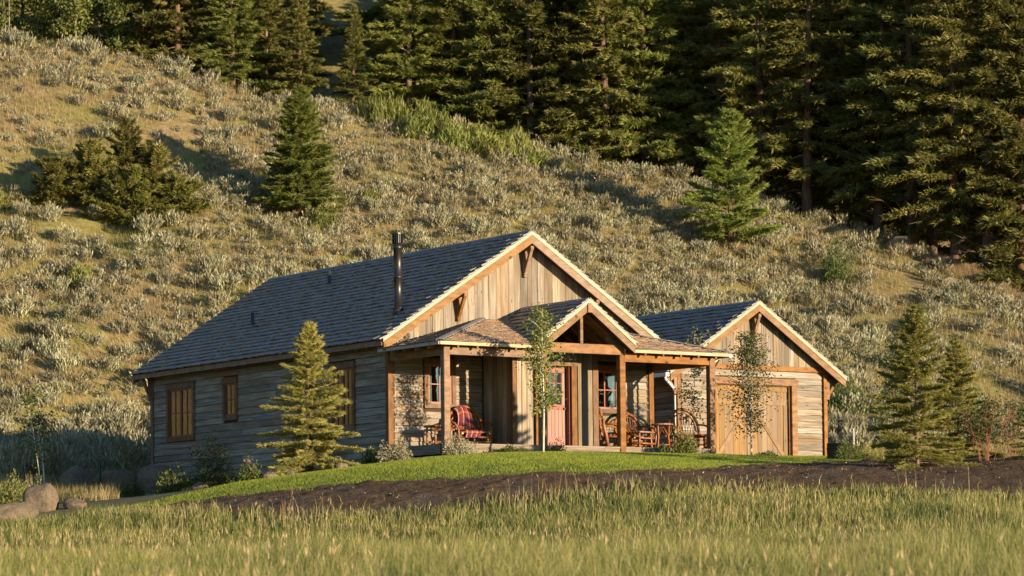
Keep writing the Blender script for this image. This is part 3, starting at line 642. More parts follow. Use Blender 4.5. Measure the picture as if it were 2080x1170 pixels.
# stovepipe and vents on the west slope
def roofz(x): return HE+SL*(x+OE)
def pipe(name, x, y, prof, mat, parent):
    mb = MB(); lathe(mb, prof, 16); o = link(name, mb.mesh(name, mat, True), parent); o.location = (x, y, roofz(x)); return o
sp = pipe('stovepipe', .80, .80, [(.20, -.12), (.20, .02), (.13, .12), (.155, .14), (.155, .16), (.112, .165), (.112, .95), (.118, .955), (.118, .985), (.112, .99), (.112, 1.70), (.13, 1.71), (.13, 1.78), (.118, 1.79), (.118, 1.86), (.06, 1.86)], M['black_metal'], roof)
cp = MB(); lathe(cp, [(.105, 1.86), (.105, 2.10)], 16); lathe(cp, [(.02, 2.125), (.148, 2.12), (.148, 2.09), (.10, 2.085)], 16)
for k in range(16):
    a = 2*math.pi*k/16; c_, s_ = math.cos(a), math.sin(a); V = BOXV*np.array([.04, .012, .24]); V = np.c_[V[:, 0]*c_-V[:, 1]*s_+.125*c_, V[:, 0]*s_+V[:, 1]*c_+.125*s_, V[:, 2]+1.975]; cp.add(V, BOXF)
link('vent_cap', cp.mesh('vent_cap', M['black_metal']), sp)
fl = bx('flashing', roof, M['black_metal'], (-.26, -.24, -.01), (.26, .24, .03)); fl.location = (.72, .80, roofz(.72)+.03); fl.rotation_euler = (0, -math.atan(SL), 0)
for x, y, h in ((3.18, 8.38, .42), (1.37, 9.65, .42)):
    v = pipe('vent_pipe', x, y, [(.055, -.1), (.055, h), (.045, h), (.045, h-.2)], M['lead'], roof)
    f2 = bx('flashing', roof, M['lead'], (-.2, -.13, -.01), (.2, .13, .022)); f2.location = (x-.06, y, roofz(x-.06)+.034); f2.rotation_euler = (0, -math.atan(SL), 0)
# gutter end and downspout on the porch's east eave
bx('gutter', proof, M['white_metal'], (PX1+.04, PEY+.0, PEZ-.10), (PX1+.13, -.05, PEZ-.02))
tube_part('downspout', cabin, M['white_metal'], [(PX1+.06, PY+.3, 2.40), (8.60, PY+.30, 2.2), (8.585, PY+.28, .05), (8.62, PY+.2, -.12), (8.75, PY+.05, -.17)], .035)
timber('brace', cabin, M['timber'], (8.52, PY+.06, 2.08), (8.75, PY+.06, 2.36), .07, .08)
# shingles
SLm = (1+SL*SL)**.5; jobs = []
Lm = (XC+OE)*SLm
jobs.append((roof, shingle_plane((-OE-.03, ye1, HE), (0, -1, 0), (1, 0, SL), Lm, lambda v: (-.02, ye1-ye0+.012), seed=1), True))
jobs.append((roof, shingle_plane((W+OE+.03, ye0, HE), (0, 1, 0), (-1, 0, SL), Lm, lambda v: (-.02, ye1-ye0+.03), seed=2, wmin=.3, wmax=.6), False))
in_entry = lambda c: EX-EW+.02 < c.x < EX+EW-.02 and (c.y < yv or c.z < EZ+ESL*(EW-abs(c.x-EX))-.01)
wid = PX1-PX0; fl_ = math.hypot(2.92, PHZ-PEZ)
jobs.append((proof, shingle_plane((PX0, PEY-.03, PEZ), (1, 0, 0), (0, 2.92, PHZ-PEZ), fl_, lambda v: (3.236*v/fl_, wid-3.236*v/fl_), expo=.165, seed=3, wmin=.09, wmax=.22, tk=.5, skip=in_entry), True))
sl_ = math.hypot(3.236, PHZ-PEZ)
jobs.append((proof, shingle_plane((PX0-.03, -.02, PEZ), (0, -1, 0), (3.236, 0, PHZ-PEZ), sl_, lambda v: (0, 2.92*(1-v/sl_)), expo=.165, seed=4, wmin=.09, wmax=.22, tk=.5, skip=lambda c: in_entry(c)), True))
jobs.append((proof, shingle_plane((PX1+.03, PEY, PEZ), (0, 1, 0), (-3.236, 0, PHZ-PEZ), sl_, lambda v: (2.92*v/sl_, 2.92), expo=.2, seed=5, tk=.5), False))
el_ = EW*(1+ESL*ESL)**.5
inp = lambda c: c.z < min(PEZ+fp*(c.y-PEY), PEZ+.2766*(c.x-PX0))-.03 and c.y > PEY
jobs.append((entry, shingle_plane((EX-EW-.03, 0, EZ), (0, -1, 0), (1, 0, ESL), el_, lambda v: (0, -EY+.012), expo=.2, seed=6, skip=inp), True))
jobs.append((entry, shingle_plane((EX+EW+.03, EY, EZ), (0, 1, 0), (-1, 0, ESL), el_, lambda v: (-.03, -EY), expo=.2, seed=7, skip=inp), False))
lay_shingles(jobs)
ridge_caps(roof, (XC, ye0-.02, HR+.01), (XC, ye1, HR+.01), SL, 8); ridge_caps(entry, (EX, EY-.02, ER+.01), (EX, 0, ER+.01), ESL, 9, .2)
ridge_caps(proof, (PX0, PEY, PEZ), (HX0, -.02, PHZ), .12, 10, .16, .10); ridge_caps(proof, (PX1, PEY, PEZ), (HX1, -.02, PHZ), .12, 11, .16, .10)

# ------------------------------------------------------------------ the garage
GX, GHW, GY, GE, GR, GOF, GL = 14.80, 3.307, 3.607, 2.539, 4.69, .341, 7.4
GA, GB_ = 12.05, 17.55; GSL = (GR-GE)/GHW
garage = thing('garage', 'small gabled wooden garage with plank door, set back beside the cabin', 'garage')
gz = lambda x: GR-GSL*abs(x-GX)
gh = [(13.40, 16.20, -.2, 2.26)]
gw_ = wall_slab('wall', garage, M['sheath'], GA+.1, GB_-.1, -.3, 2.72, gh, .14, (0, GY+.035, 0), 0)
siding(gw_, GA+.12, GB_-.11, -.16, 2.70, .178, [(13.22, 16.44, -.3, 2.49)], 61, 1.6, 4)
gg = poly_prism('gable', garage, M['sheath'], [(GA+.05, 2.65), (GB_-.05, 2.65), (GB_-.05, gz(GB_)-.15), (GX, GR-.18), (GA+.05, gz(GA)-.15)], .036, .15); gg.location = (0, GY, 0)
uprights(gg, GA+.06, GB_-.06, 2.84, lambda x: gz(x)-.13, [], 63)
timber('belt', garage, M['timber'], (GA-.02, GY-.015, 2.785), (GB_+.02, GY-.015, 2.785), .09, .15)
gl = wall_slab('wall', garage, M['sheath'], -GY-GL, -GY-.1, -.3, 2.72, [], .14, (GA+.035, 0, 0), R(-90)); siding(gl, -GY-GL, -GY-.12, -.25, 2.74, .178, [(-5.6, -4.75, -.3, 2.05)], 64)
bx('side_door', garage, M['sash'], (GA-.0, 4.80, -.1), (GA+.03, 5.55, 2.0))
gr_ = wall_slab('wall', garage, M['sheath'], GY+.1, GY+GL, -.3, 2.72, [], .14, (GB_-.035, 0, 0), R(90)); siding(gr_, GY+.1, GY+GL, -.25, 2.74, .178, [], 65)
gk = wall_slab('wall', garage, M['sheath'], -GB_+.2, -GA-.2, -.3, 2.72, [], .14, (0, GY+GL-.035, 0), R(180)); siding(gk, -GB_, -GA, -.25, 2.74, .178, [], 66)
for x in (GA, GB_): timber('corner_post', garage, M['timber'], (x, GY+.02, -.35), (x, GY+.02, 2.72), .13, .13, (0, 1, 0))
groof = vroof('roof', garage, GX, GHW-.015, GE-.005, GR-.005, GY-GOF+.015, GY+GL+.3, TH, M['soffit'])
rake_pair(groof, M['cream'], 'rake_edge', GX, GHW, GE+.036, GR+.036, 0, .098, GY-GOF-.03, GY-GOF+.01)
rake_pair(groof, M['fascia'], 'rake_board', GX, GHW-.02, GE+.012, GR+.012, .078, .28, GY-GOF-.018, GY-GOF+.03)
bx('eave_board', groof, M['fascia'], (GX-GHW-.02, GY-GOF+.04, GE-.13), (GX-GHW+.012, GY+GL+.3, GE-.012))
bx('gutter', groof, M['white_metal'], (GX-GHW-.14, GY-GOF+.0, GE-.13), (GX-GHW-.022, GY+GL+.3, GE-.02))
tube_part('downspout', garage, M['white_metal'], [(GX-GHW-.07, GY-GOF+.12, GE-.12), (GX-GHW-.07, GY-GOF+.12, GE-.2), (GA-.07, GY+.06, 2.05), (GA-.07, GY+.06, .1), (GA-.16, GY-.05, -.05)], .045, n=8)
knee(garage, GX, GY-.03, GR-.34, .36, .70); 
for x, sg in ((GA, -1), (GB_, 1)): knee(garage, x+sg*.06, GY+.02, GE+.0, .42, .62, .11, 'x', sg)
# double plank door with rails and slanting braces
dr = solid('door', garage, M['sheath'], (13.42, GY+.14, -.15), (16.18, GY+.17, 2.26)); dy = GY+.14
rg = random.Random(5); x = 13.43
while x < 16.16:
    wd = min(rg.uniform(.13, .22), 16.17-x); sub('plank', dr, M['door_wood'], (x+.004, dy-.02-rg.random()*.006, -.12), (x+wd-.004, dy, 2.25)); x += wd
for a, b in ((13.43, 14.79), (14.81, 16.17)):
    for z in (-.11, 1.70, 2.10): sub('rail', dr, M['door_wood'], (a+.005, dy-.05, z), (b-.005, dy-.027, z+.14))
    for u in (a+.005, b-.145): sub('stile', dr, M['door_wood'], (u, dy-.046, .032), (u+.14, dy-.027, 1.698))
for a, b in (((13.50, .12), (14.70, 1.62)), ((16.10, .12), (14.90, 1.62))):
    timber('brace', dr, M['door_wood'], (a[0], dy-.036, a[1]), (b[0], dy-.036, b[1]), .016, .13)
for lo, hi in (((13.22, GY-.06, -.2), (13.395, GY+.03, 2.28)), ((16.24, GY-.06, -.2), (16.44, GY+.03, 2.28)), ((13.18, GY-.07, 2.283), (16.48, GY+.03, 2.48))): bx('door_casing', garage, M['timber'], lo, hi)
bx('door_jamb', garage, M['trim'], (16.19, GY+.031, -.2), (16.24, GY+.20, 2.26)); bx('door_jamb', garage, M['trim'], (13.395, GY+.031, -.2), (13.43, GY+.20, 2.26)); bx('door_jamb', garage, M['trim'], (13.43, GY+.031, 2.262), (16.19, GY+.2, 2.30))
gm = GHW*(1+GSL*GSL)**.5; jobs = []
jobs.append((groof, shingle_plane((GX-GHW-.03, GY+GL+.3, GE), (0, -1, 0), (1, 0, GSL), gm, lambda v: (0, GL+.3+GOF+.012), seed=12), True))
jobs.append((groof, shingle_plane((GX+GHW+.03, GY-GOF, GE), (0, 1, 0), (-1, 0, GSL), gm, lambda v: (-.03, GL+.3+GOF), seed=13, wmin=.2, wmax=.5), False))
lay_shingles(jobs); ridge_caps(groof, (GX, GY-GOF-.02, GR+.01), (GX, GY+GL+.3, GR+.01), GSL, 14)

# ------------------------------------------------------------------ growing things: helpers
NR = np.random.default_rng(11)
def unit(v): return v/(np.linalg.norm(v, axis=-1, keepdims=True)+1e-9)
def rhombs(P, D, Nn, Ls, Ws, bend=0.0):
    """leaf-shaped quads: base P, direction D, face normal about Nn"""
    side = unit(np.cross(D, Nn)); n = len(P); Ls = np.broadcast_to(Ls, n)[:, None]; Ws = np.broadcast_to(Ws, n)[:, None]
    mid = P+D*Ls*.45; tip = P+D*Ls; tip[:, 2] -= bend*Ls[:, 0]
    V = np.stack([P, mid+side*Ws/2, tip, mid-side*Ws/2], 1).reshape(-1, 3)
    return V, np.arange(4*n).reshape(-1, 4)
def spikes(P, D, Nn, Ls, Ws):
    """needle tufts: one slim triangle each"""
    side = unit(np.cross(D, Nn))*(Ws/2)[:, None]; n = len(P)
    return np.stack([P-side, P+side, P+D*Ls[:, None]], 1).reshape(-1, 3), np.arange(3*n).reshape(-1, 3)
def rand_dir(n, rg=NR): return unit(rg.normal(size=(n, 3)))
M['bark'] = wood('conifer_bark', (.05, .032, .022), (.12, .075, .05), (.20, .13, .085), (14, 14, 2.5), rough=.95, var=.3)
M['pale_bark'] = plain('aspen_bark', (.62, .57, .45), .8, var=(.42, .37, .28), scale=9)
M['grey_bark'] = plain('grey_aspen_bark', (.26, .23, .17), .8, var=(.17, .15, .11), scale=9)
M['twig'] = plain('grey_twig', (.13, .095, .07), .9, var=(.19, .145, .11), scale=15)
M['redtwig'] = plain('red_twig', (.20, .07, .045), .8, var=(.28, .12, .08), scale=15)
M['fir'] = leaf('fir_needles', [(0, (.085, .10, .024)), (.4, (.155, .165, .042)), (.75, (.225, .215, .058)), (1, (.30, .26, .08))], .38)
M['fir_lit'] = leaf('young_fir_needles', [(0, (.15, .20, .04)), (.5, (.23, .275, .06)), (1, (.31, .335, .09))], .38)
M['fir_blue'] = leaf('green_fir_needles', [(0, (.105, .14, .03)), (.5, (.175, .205, .045)), (1, (.25, .26, .068))], .37)
M['gold'] = leaf('golden_spruce_needles', [(0, (.20, .21, .05)), (.4, (.32, .31, .08)), (.75, (.43, .395, .115)), (1, (.55, .49, .19))], .38)
M['spruce'] = leaf('olive_spruce_needles', [(0, (.17, .18, .042)), (.5, (.285, .275, .07)), (1, (.40, .36, .11))], .38)
M['juniper'] = leaf('juniper_sprays', [(0, (.09, .105, .024)), (.5, (.165, .165, .04)), (1, (.245, .22, .06))], .35)
M['sage'] = leaf('sage_leaves', [(0, (.145, .136, .08)), (.3, (.255, .243, .148)), (.7, (.355, .343, .218)), (1, (.465, .448, .295))], .25, (1.1, .52, .62, [(0, (.11, .09, .045)), (.5, (.23, .205, .11)), (1, (.33, .30, .17))]), rough=.8)
M['aspen'] = leaf('aspen_leaves', [(0, (.075, .10, .022)), (.5, (.13, .155, .038)), (1, (.20, .205, .06))], .35)
M['shrub'] = leaf('shrub_leaves', [(0, (.05, .075, .018)), (.5, (.09, .12, .03)), (1, (.15, .165, .05))], .35)
M['pale_shrub'] = leaf('pale_shrub_leaves', [(0, (.22, .21, .12)), (.5, (.34, .32, .20)), (1, (.46, .43, .29))], .25)
M['willow'] = leaf('willow_leaves', [(0, (.13, .155, .035)), (.5, (.20, .225, .055)), (1, (.29, .29, .085))], .35)
M['pink_petal'] = plain('pink_petal', (.75, .10, .30), .6)

def conifer(seed, h, Rr, base, nb, dens, ls, ws, prof=1.0, droop=.18, up=(-8, 42), trunk=.016, bare=0, tipfan=1.0, clump=.0):
    """returns (foliage arrays, wood MB): whorled limbs carrying flat sprays"""
    rg = np.random.default_rng(seed); wd = MB(); PV = []; PD = []; PN = []; PL = []; PW = []
    lean = rg.normal(size=2)*.012*h
    top = np.array((lean[0], lean[1], h))
    tube(wd, [(0, 0, -.3), (lean[0]*.3, lean[1]*.3, h*.35), (lean[0]*.7, lean[1]*.7, h*.7), tuple(top)], trunk*h, trunk*h*.08, 8, False)
    for i in range(nb):
        f = (i+rg.random())/nb; zr_ = base+(1-base)*f**.92*.985; z0 = zr_*h; k = (1-zr_)/(1-base)
        Lb = Rr*(k**prof*(.92+.08)+.02)*rg.uniform(.62, 1.12)
        if rg.random() < clump: Lb *= rg.uniform(.35, .7)
        az = i*2.39996+rg.normal()*.25; el = R(up[0]+(up[1]-up[0])*(1-k)**1.3+rg.normal()*8)
        d = np.array((math.cos(az)*math.cos(el), math.sin(az)*math.cos(el), math.sin(el))); o = np.array((lean[0]*zr_, lean[1]*zr_, z0)); pr_ = np.array((-math.sin(az), math.cos(az), 0))
        ff = np.linspace(0, 1, 4); cv = lambda q: o+d*(Lb*q)[..., None]+np.array((0, 0, 1.))*(-droop*Lb*q**2+droop*.55*Lb*q**3.2)[..., None]
        tube(wd, list(cv(ff)), max(.012, Lb*.016), .004, 3, False)
        n = max(10, int(dens*1.75*Lb)); q = rg.uniform(.12, 1, n)**.75; B = cv(q); sg = rg.choice([-1, 1], n)
        spread = (1-q)*.55+.18
        T = unit(d*(.55+.5*q)[:, None]+pr_*(sg*rg.uniform(.3, 1.0, n))[:, None]*tipfan+np.array((0, 0, 1.))*rg.normal(-.06, .16, n)[:, None])
        tl = Lb*.42*spread*rg.uniform(.4, 1.1, n)+ls*.5
        for j in range(3):
            e = rg.uniform(0, 1, n); P = B+T*(tl*e)[:, None]+rg.normal(size=(n, 3))*ls*.12
            D = unit(T+rg.normal(size=(n, 3))*.38); PV.append(P); PD.append(D); PN.append(unit(np.array((math.cos(az), math.sin(az), .25))+rg.normal(size=(n, 3))*.6)); PL.append(ls*rg.uniform(.55, 1.15, n)); PW.append(ws*.85*rg.uniform(.7, 1.3, n))
    for i in range(14):                      # leader tuft
        n = 6; z = h*(1-.06*rg.random()); P = np.tile(np.array((lean[0], lean[1], z)), (n, 1)); PV.append(P); PD.append(unit(np.c_[rg.normal(size=(n, 2))*.5, np.ones(n)])); PN.append(rand_dir(n, rg)); PL.append(np.full(n, ls)); PW.append(np.full(n, ws))
    for i in range(bare):                    # dead limbs on the lower trunk
        az = rg.uniform(0, 6.28); z0 = h*rg.uniform(base*.35, base+.25); Lb = Rr*rg.uniform(.3, .75); p = np.array((0, 0, z0)); d = np.array((math.cos(az), math.sin(az), rg.uniform(-.3, .2)))
        pts = [p+d*Lb*q+np.array((0, 0, .12*Lb*math.sin(q*5+i))) for q in (0, .35, .7, 1)]; tube(wd, pts, .035, .008, 4, False)
        e = pts[2]; tube(wd, [e, e+unit(d+rg.normal(size=3)*.7)*Lb*.3], .014, .004, 3, False)
    V, Fq = spikes(np.concatenate(PV), np.concatenate(PD), np.concatenate(PN), np.concatenate(PL), np.concatenate(PW))
    return V, Fq, wd
def conifer_meshes(name, mat, *a, **k):
    V, Fq, wd = conifer(*a, **k); return mesh_np(name+'_crown', V, Fq, mat), wd.mesh(name+'_trunk', M['bark'], True)
def plant(name, label, cat, meshes, loc, rz=0, sc=1.0, group=None, names=('crown', 'trunk')):
    t = thing(name, label, cat, loc, rz, group); t.scale = sc if isinstance(sc, tuple) else (sc, sc, sc)
    for nm, me in zip(names, meshes): link(nm, me, t)
    return t
def deciduous(seed, h, crown0, Rr, nst, nbr, nleaf, lsz, mat, bark, spread=.25, base_r=.03, name='tree'):
    """slender many-stemmed tree: stems, upswept limbs, round leaves in loose clumps"""
    rg = np.random.default_rng(seed); wd = MB(); tips = []
    for s_ in range(nst):
        a = rg.uniform(0, 6.28); ln = np.array((math.cos(a), math.sin(a), 0))*spread*rg.uniform(.3, 1)*(0 if s_ == 0 and nst < 3 else 1); hh = h*(1 if s_ == 0 else rg.uniform(.7, .95))
        b0 = ln*.25; pts = [b0+np.array((0, 0, -.1)), b0+ln*.3+np.array((0, 0, hh*.35))+rg.normal(size=3)*.03, b0+ln*.7+np.array((0, 0, hh*.7))+rg.normal(size=3)*.04, b0+ln+np.array((0, 0, hh))]
        tube(wd, pts, base_r*(1 if s_ == 0 else .75), .006, 6, False)
        for i in range(nbr):
            f = crown0+(1-crown0)*rg.random()**.9; g = f*3; k = min(int(g), 2); o = pts[k]+(pts[k+1]-pts[k])*(g-k)
            az = rg.uniform(0, 6.28); Lb = Rr*rg.uniform(.4, 1.0)*math.sin(math.pi*min(.95, .15+.8*(f-crown0)/(1-crown0)))**.6; d = unit(np.array((math.cos(az), math.sin(az), rg.uniform(.35, 1.1))))
            e = o+d*Lb; tube(wd, [o, o+d*Lb*.5+rg.normal(size=3)*.02, e], .011, .003, 3, False)
            for q in (.45, .7, .9, 1.0): tips.append((o+d*Lb*q, Lb))
        for q in (.75, .85, .95, 1.0): tips.append((pts[2]+(pts[3]-pts[2])*(q-.7)/.3, Rr*.4))
    C = np.array([t[0] for t in tips]); sc = np.array([t[1] for t in tips]); ix = rg.integers(0, len(C), nleaf)
    P = C[ix]+rg.normal(size=(nleaf, 3))*(sc[ix]*.16+.05)[:, None]
    D = unit(rg.normal(size=(nleaf, 3))+np.array((0, 0, -.6))); V, Fq = rhombs(P, D, rand_dir(nleaf, rg), lsz*rg.uniform(.7, 1.2, nleaf), lsz*.9*rg.uniform(.7, 1.1, nleaf))
    return mesh_np(name+'_leaves', V, Fq, mat), wd.mesh(name+'_stems', bark, True)
def bush(seed, n, rx, h, lL, lW, mat, bark, upness=.6, shell=.6, stems=10, lobes=0, name='shrub', bot=0.0):
    """rounded shrub: leaves thick towards an uneven skin, twigs inside"""
    rg = np.random.default_rng(seed); d = rand_dir(n, rg); d[:, 2] = np.abs(d[:, 2]); wob = 1+.16*np.sin(d[:, 0]*5+seed)*np.sin(d[:, 1]*4+1)+.1*np.sin(d[:, 2]*9+d[:, 0]*7)
    if lobes:
        lc = unit(np.c_[rg.normal(size=(lobes, 2)), np.abs(rg.normal(size=lobes))+.2]); wob *= .72+.36*np.max(np.clip(d@lc.T, 0, 1)**6, 1)
    r = (shell+(1-shell)*rg.random(n))*wob; P = d*r[:, None]*np.array((rx, rx, h)); P[:, 2] += bot
    D = unit(d*(1-upness)+np.array((0, 0, upness))+rg.normal(size=(n, 3))*.35)
    V, Fq = rhombs(P-D*lL*.4, D, rand_dir(n, rg), lL*rg.uniform(.6, 1.2, n), lW*rg.uniform(.7, 1.2, n)); wd = MB()
    for i in range(stems):
        a = rg.uniform(0, 6.28); e = np.array((math.cos(a)*rx*.6*rg.random(), math.sin(a)*rx*.6*rg.random(), h*.75+bot)); tube(wd, [(e[0]*.15, e[1]*.15, -.05), e*.55+rg.normal(size=3)*.02, e], .012, .004, 4, False)
    return mesh_np(name+'_leaves', V, Fq, mat), wd.mesh(name+'_stems', bark, True)
def spot(s, t, dz=0): x, y, z = at(s, t); return (x, y, z+dz)

# ------------------------------------------------------------------ forest behind the crest
FIRS = {'a': conifer_meshes('fir', M['fir'], 101, 12, 2.7, .03, 150, 52, .27, .075, .8, clump=.25),
        'b': conifer_meshes('fir', M['fir'], 102, 16, 3.0, .20, 130, 52, .29, .08, .62, up=(-14, 38), droop=.22, bare=16, clump=.35),
        'c': conifer_meshes('fir', M['fir'], 103, 9, 1.9, .02, 130, 60, .24, .065, .9, clump=.2),
        'd': conifer_meshes('fir', M['fir'], 104, 17, 3.3, .16, 130, 48, .30, .08, .55, up=(-10, 30), droop=.15, bare=18, clump=.45),
        'e': conifer_meshes('fir', M['fir_blue'], 105, 13, 2.9, .04, 150, 50, .28, .075, .75, clump=.3)}
PH = {'a': 12, 'b': 16, 'c': 9, 'd': 17, 'e': 13}
def crest_spot(px, dt):
    k = (px-1040)/6023; tc = np.interp(k, CREST[:, 0], CREST[:, 1]); t = tc+dt; return k*t, t
front = [
 (292, 4, 8.5, 'c', 'fir with narrow crown beside the pale aspen grove'), (368, 3.5, 12, 'a', 'big bushy olive fir near the pale aspen grove'), (478, 3.5, 9, 'e', 'round shouldered green fir beside the bushy olive fir'),
 (545, 6, 9, 'c', 'slim dark fir squeezed between two wider firs on the crest'), (618, 3, 6.6, 'a', 'dark pointed fir behind the top of the lone slope fir'), (722, 3, 5.9, 'c', 'small lighter fir before the bare brown hillside gap'),
 (836, 4, 11, 'e', 'dense dark fir above the west end of the bright willow patch'), (925, 5, 13, 'a', 'tall dark fir behind the middle of the willow patch'), (1005, 4.5, 12, 'e', 'fir with bare grey stub behind the willow patch'),
 (1085, 4, 13, 'a', 'fir at the east end of the willow patch'), (1160, 4.5, 14, 'd', 'ragged fir just east of the willow patch'), (1242, 3, 13, 'a', 'broad sunlit fir at the forest edge above the main gable'), (1316, 3.5, 14, 'e', 'tall green fir standing east of the broad sunlit fir'),
 (1395, 4.5, 13, 'a', 'dark fir behind the bright young fir, on its west side'), (1470, 4, 15, 'd', 'brownish fir rising straight behind the bright young fir'), (1556, 2.5, 16, 'd', 'fir with dead pale twigs just east of the bright young fir'),
 (1645, 2, 15, 'b', 'straight trunked fir above the upright green bush'), (1722, 4.5, 16, 'd', 'shaggy fir west of the crest boulder'), (1790, 2.5, 15, 'b', 'fir with slim dark trunk behind the crest boulder'),
 (1862, 1.5, 17, 'b', 'thick pale trunked fir beside the crest boulder'), (1900, 4.5, 16, 'd', 'fir leaning over the gap between two pale trunks'), (1948, 1.2, 17, 'd', 'short stout pinkish trunk fir above the tan grass'),
 (2014, 2, 16, 'b', 'twin trunk fir, the paler stem, above the tan grass'), (2030, 3, 17, 'b', 'twin trunk fir, the darker stem, above the tan grass'), (2078, 4, 15, 'a', 'dark fir cut off by the east edge of the view')]
rg = random.Random(3)
for px, dt, h, kd, lb in front:
    s_, t_2 = crest_spot(px, dt); k = h/PH[kd]; out = lb == 'fir'
    plant('fir_tree', 'dark fir at the forest edge just out of view' if out else lb, 'tree', FIRS[kd], spot(s_, t_2, -.2), rg.uniform(0, 6.28), (k*rg.uniform(.92, 1.12), k*rg.uniform(.92, 1.12), k), 'firs out of view' if out else 'firs along the forest edge')
for row, (d0, d1, st, h0, h1) in enumerate(((8, 12, 82, 11, 16), (17, 23, 105, 13, 18), (29, 38, 130, 13, 18))):
    px = -50+row*31
    while px < 2130:
        if not (row > 0 and 630 < px < 720) and not (row == 0 and 655 < px < 790):
            kd = rg.choice('abde'); dt = rg.uniform(d0, d1); s_, t_2 = crest_spot(px+rg.uniform(-15, 15), dt); k = rg.uniform(h0, h1)/PH[kd]
            if px < 800: k *= .78
            plant('fir_tree', 'dark fir deep in the forest behind the edge trees', 'tree', FIRS[kd], spot(s_, t_2, -.3), rg.uniform(0, 6.28), k, 'firs deep in the forest')
        px += st*rg.uniform(.8, 1.2)
asp = [deciduous(200+i, 7.5, .18, 1.3, 2, 20, 4200, .14, M['aspen'], M['grey_bark'], .5, .035, 'aspen') for i in range(2)]
for i, (px, dt, lb) in enumerate(((22, 3, 'pale stemmed aspen at the far west end of the crest'), (78, 4, 'aspen with bright white stem, second in the crest grove'), (122, 6, 'aspen set back in the middle of the crest grove'), (158, 2.5, 'aspen with lit trunk leaning out of the crest grove'), (205, 4, 'slim aspen beside the first firs'), (246, 3, 'aspen touching the narrow crowned fir'))):
    s_, t_2 = crest_spot(px, dt); plant('aspen_tree', lb if lb != 'aspen' else 'pale aspen beyond the west end of the crest grove', 'tree', asp[i % 2], spot(s_, t_2, -.1), i*1.3, 1+.1*math.sin(i*3), 'aspens in the crest grove', ('crown', 'stems'))
# willow thicket on the crest: separate clumps
wil = [bush(220+i, 1500, 1.0, 1.35, .42, .05, M['willow'], M['twig'], .85, .25, 12, 5, 'willow') for i in range(2)]
for i in range(11):
    f = i/10; s_, t_2 = crest_spot(778+(1082-778)*f, -1.0+.8*math.sin(i*2.3))
    plant('willow_bush', '%s bright green willow clump from the west in the crest thicket' % ('first second third fourth fifth sixth seventh eighth ninth tenth eleventh'.split()[i]), 'bush', wil[i % 2], spot(s_, t_2, -.1), i*1.7, (1.05, 1.05, 1.05-.25*f+.1*math.sin(i*5)), 'willow clumps on the crest', ('foliage', 'stems'))
# lone trees on the slope
tm = conifer_meshes('slope_fir', M['fir_blue'], 301, 5.3, 1.45, .05, 200, 120, .15, .04, .66, up=(2, 45), droop=.1)
plant('fir_tree', 'dark green young fir alone on the open sage slope', 'tree', tm, spot(-8.55, 119.6, -.1), .4, (1.2, 1.2, 1.0))
tm = conifer_meshes('bright_fir', M['fir_lit'], 302, 5.6, 2.0, .07, 120, 130, .17, .045, .60, up=(4, 48), droop=.05, trunk=.02, clump=.35)
plant('fir_tree', 'bright yellow green young fir in front of the dark forest', 'tree', tm, spot(9.10, 122.0, -.1), 2.0, (1.08, 1.08, 1.04))
for i, (s_, t_2, h_, r_, lb) in enumerate(((-15.45, 119.0, 3.5, 1.35, 'tallest pointed juniper in the clump on the west slope'), (-16.9, 118.8, 2.5, 1.7, 'spreading juniper west of the tallest one'), (-18.3, 118.6, 1.8, 1.5, 'lowest juniper at the west end of the clump'), (-14.2, 118.6, 2.4, 1.7, 'spreading juniper east of the tallest one'), (-15.2, 117.6, 1.9, 1.9, 'low wide juniper in front of the clump'), (-13.2, 117.9, 1.5, 1.3, 'small juniper at the east end of the clump'))):
    plant('juniper_tree', lb, 'juniper', conifer_meshes('juniper', M['juniper'], 310+i, h_, r_, .02, 75, 75, .17, .05, .45, up=(8, 62), droop=.06, trunk=.02, clump=.3), spot(s_, t_2, -.2), i*2.0, 1.0, 'junipers on the west slope')
for i, (s_, t_2, r_, h_, mt, lb) in enumerate(((13.25, 120.0, .9, 1.75, 'shrub', 'upright green bush below the forest edge'), (-16.3, 112.5, .6, .95, 'willow', 'small yellow green shrub low on the west slope'), (-5.65, 121.0, .35, .8, 'willow', 'tiny light green sapling on the slope right of the lone fir'),
      (11.7, 104.8, 1.1, 1.5, 'shrub', 'leafy green bush behind the garage corner'), (-20.6, 117.9, .9, 1.2, 'juniper', 'juniper cut off by the west edge'), (-7.5, 118.8, .9, 1.0, 'willow', 'yellow grass shrub at the foot of the lone fir'), (15.6, 114.0, .5, .6, 'shrub', 'small round green shrub among sage below the tan grass'))):
    plant('slope_shrub', lb, 'shrub', bush(330+i, 2200, r_, h_, .17, .04, M[mt], M['twig'], .75, .35, 10, 5), spot(s_, t_2, -.08), i, 1.0, None, ('foliage', 'stems'))

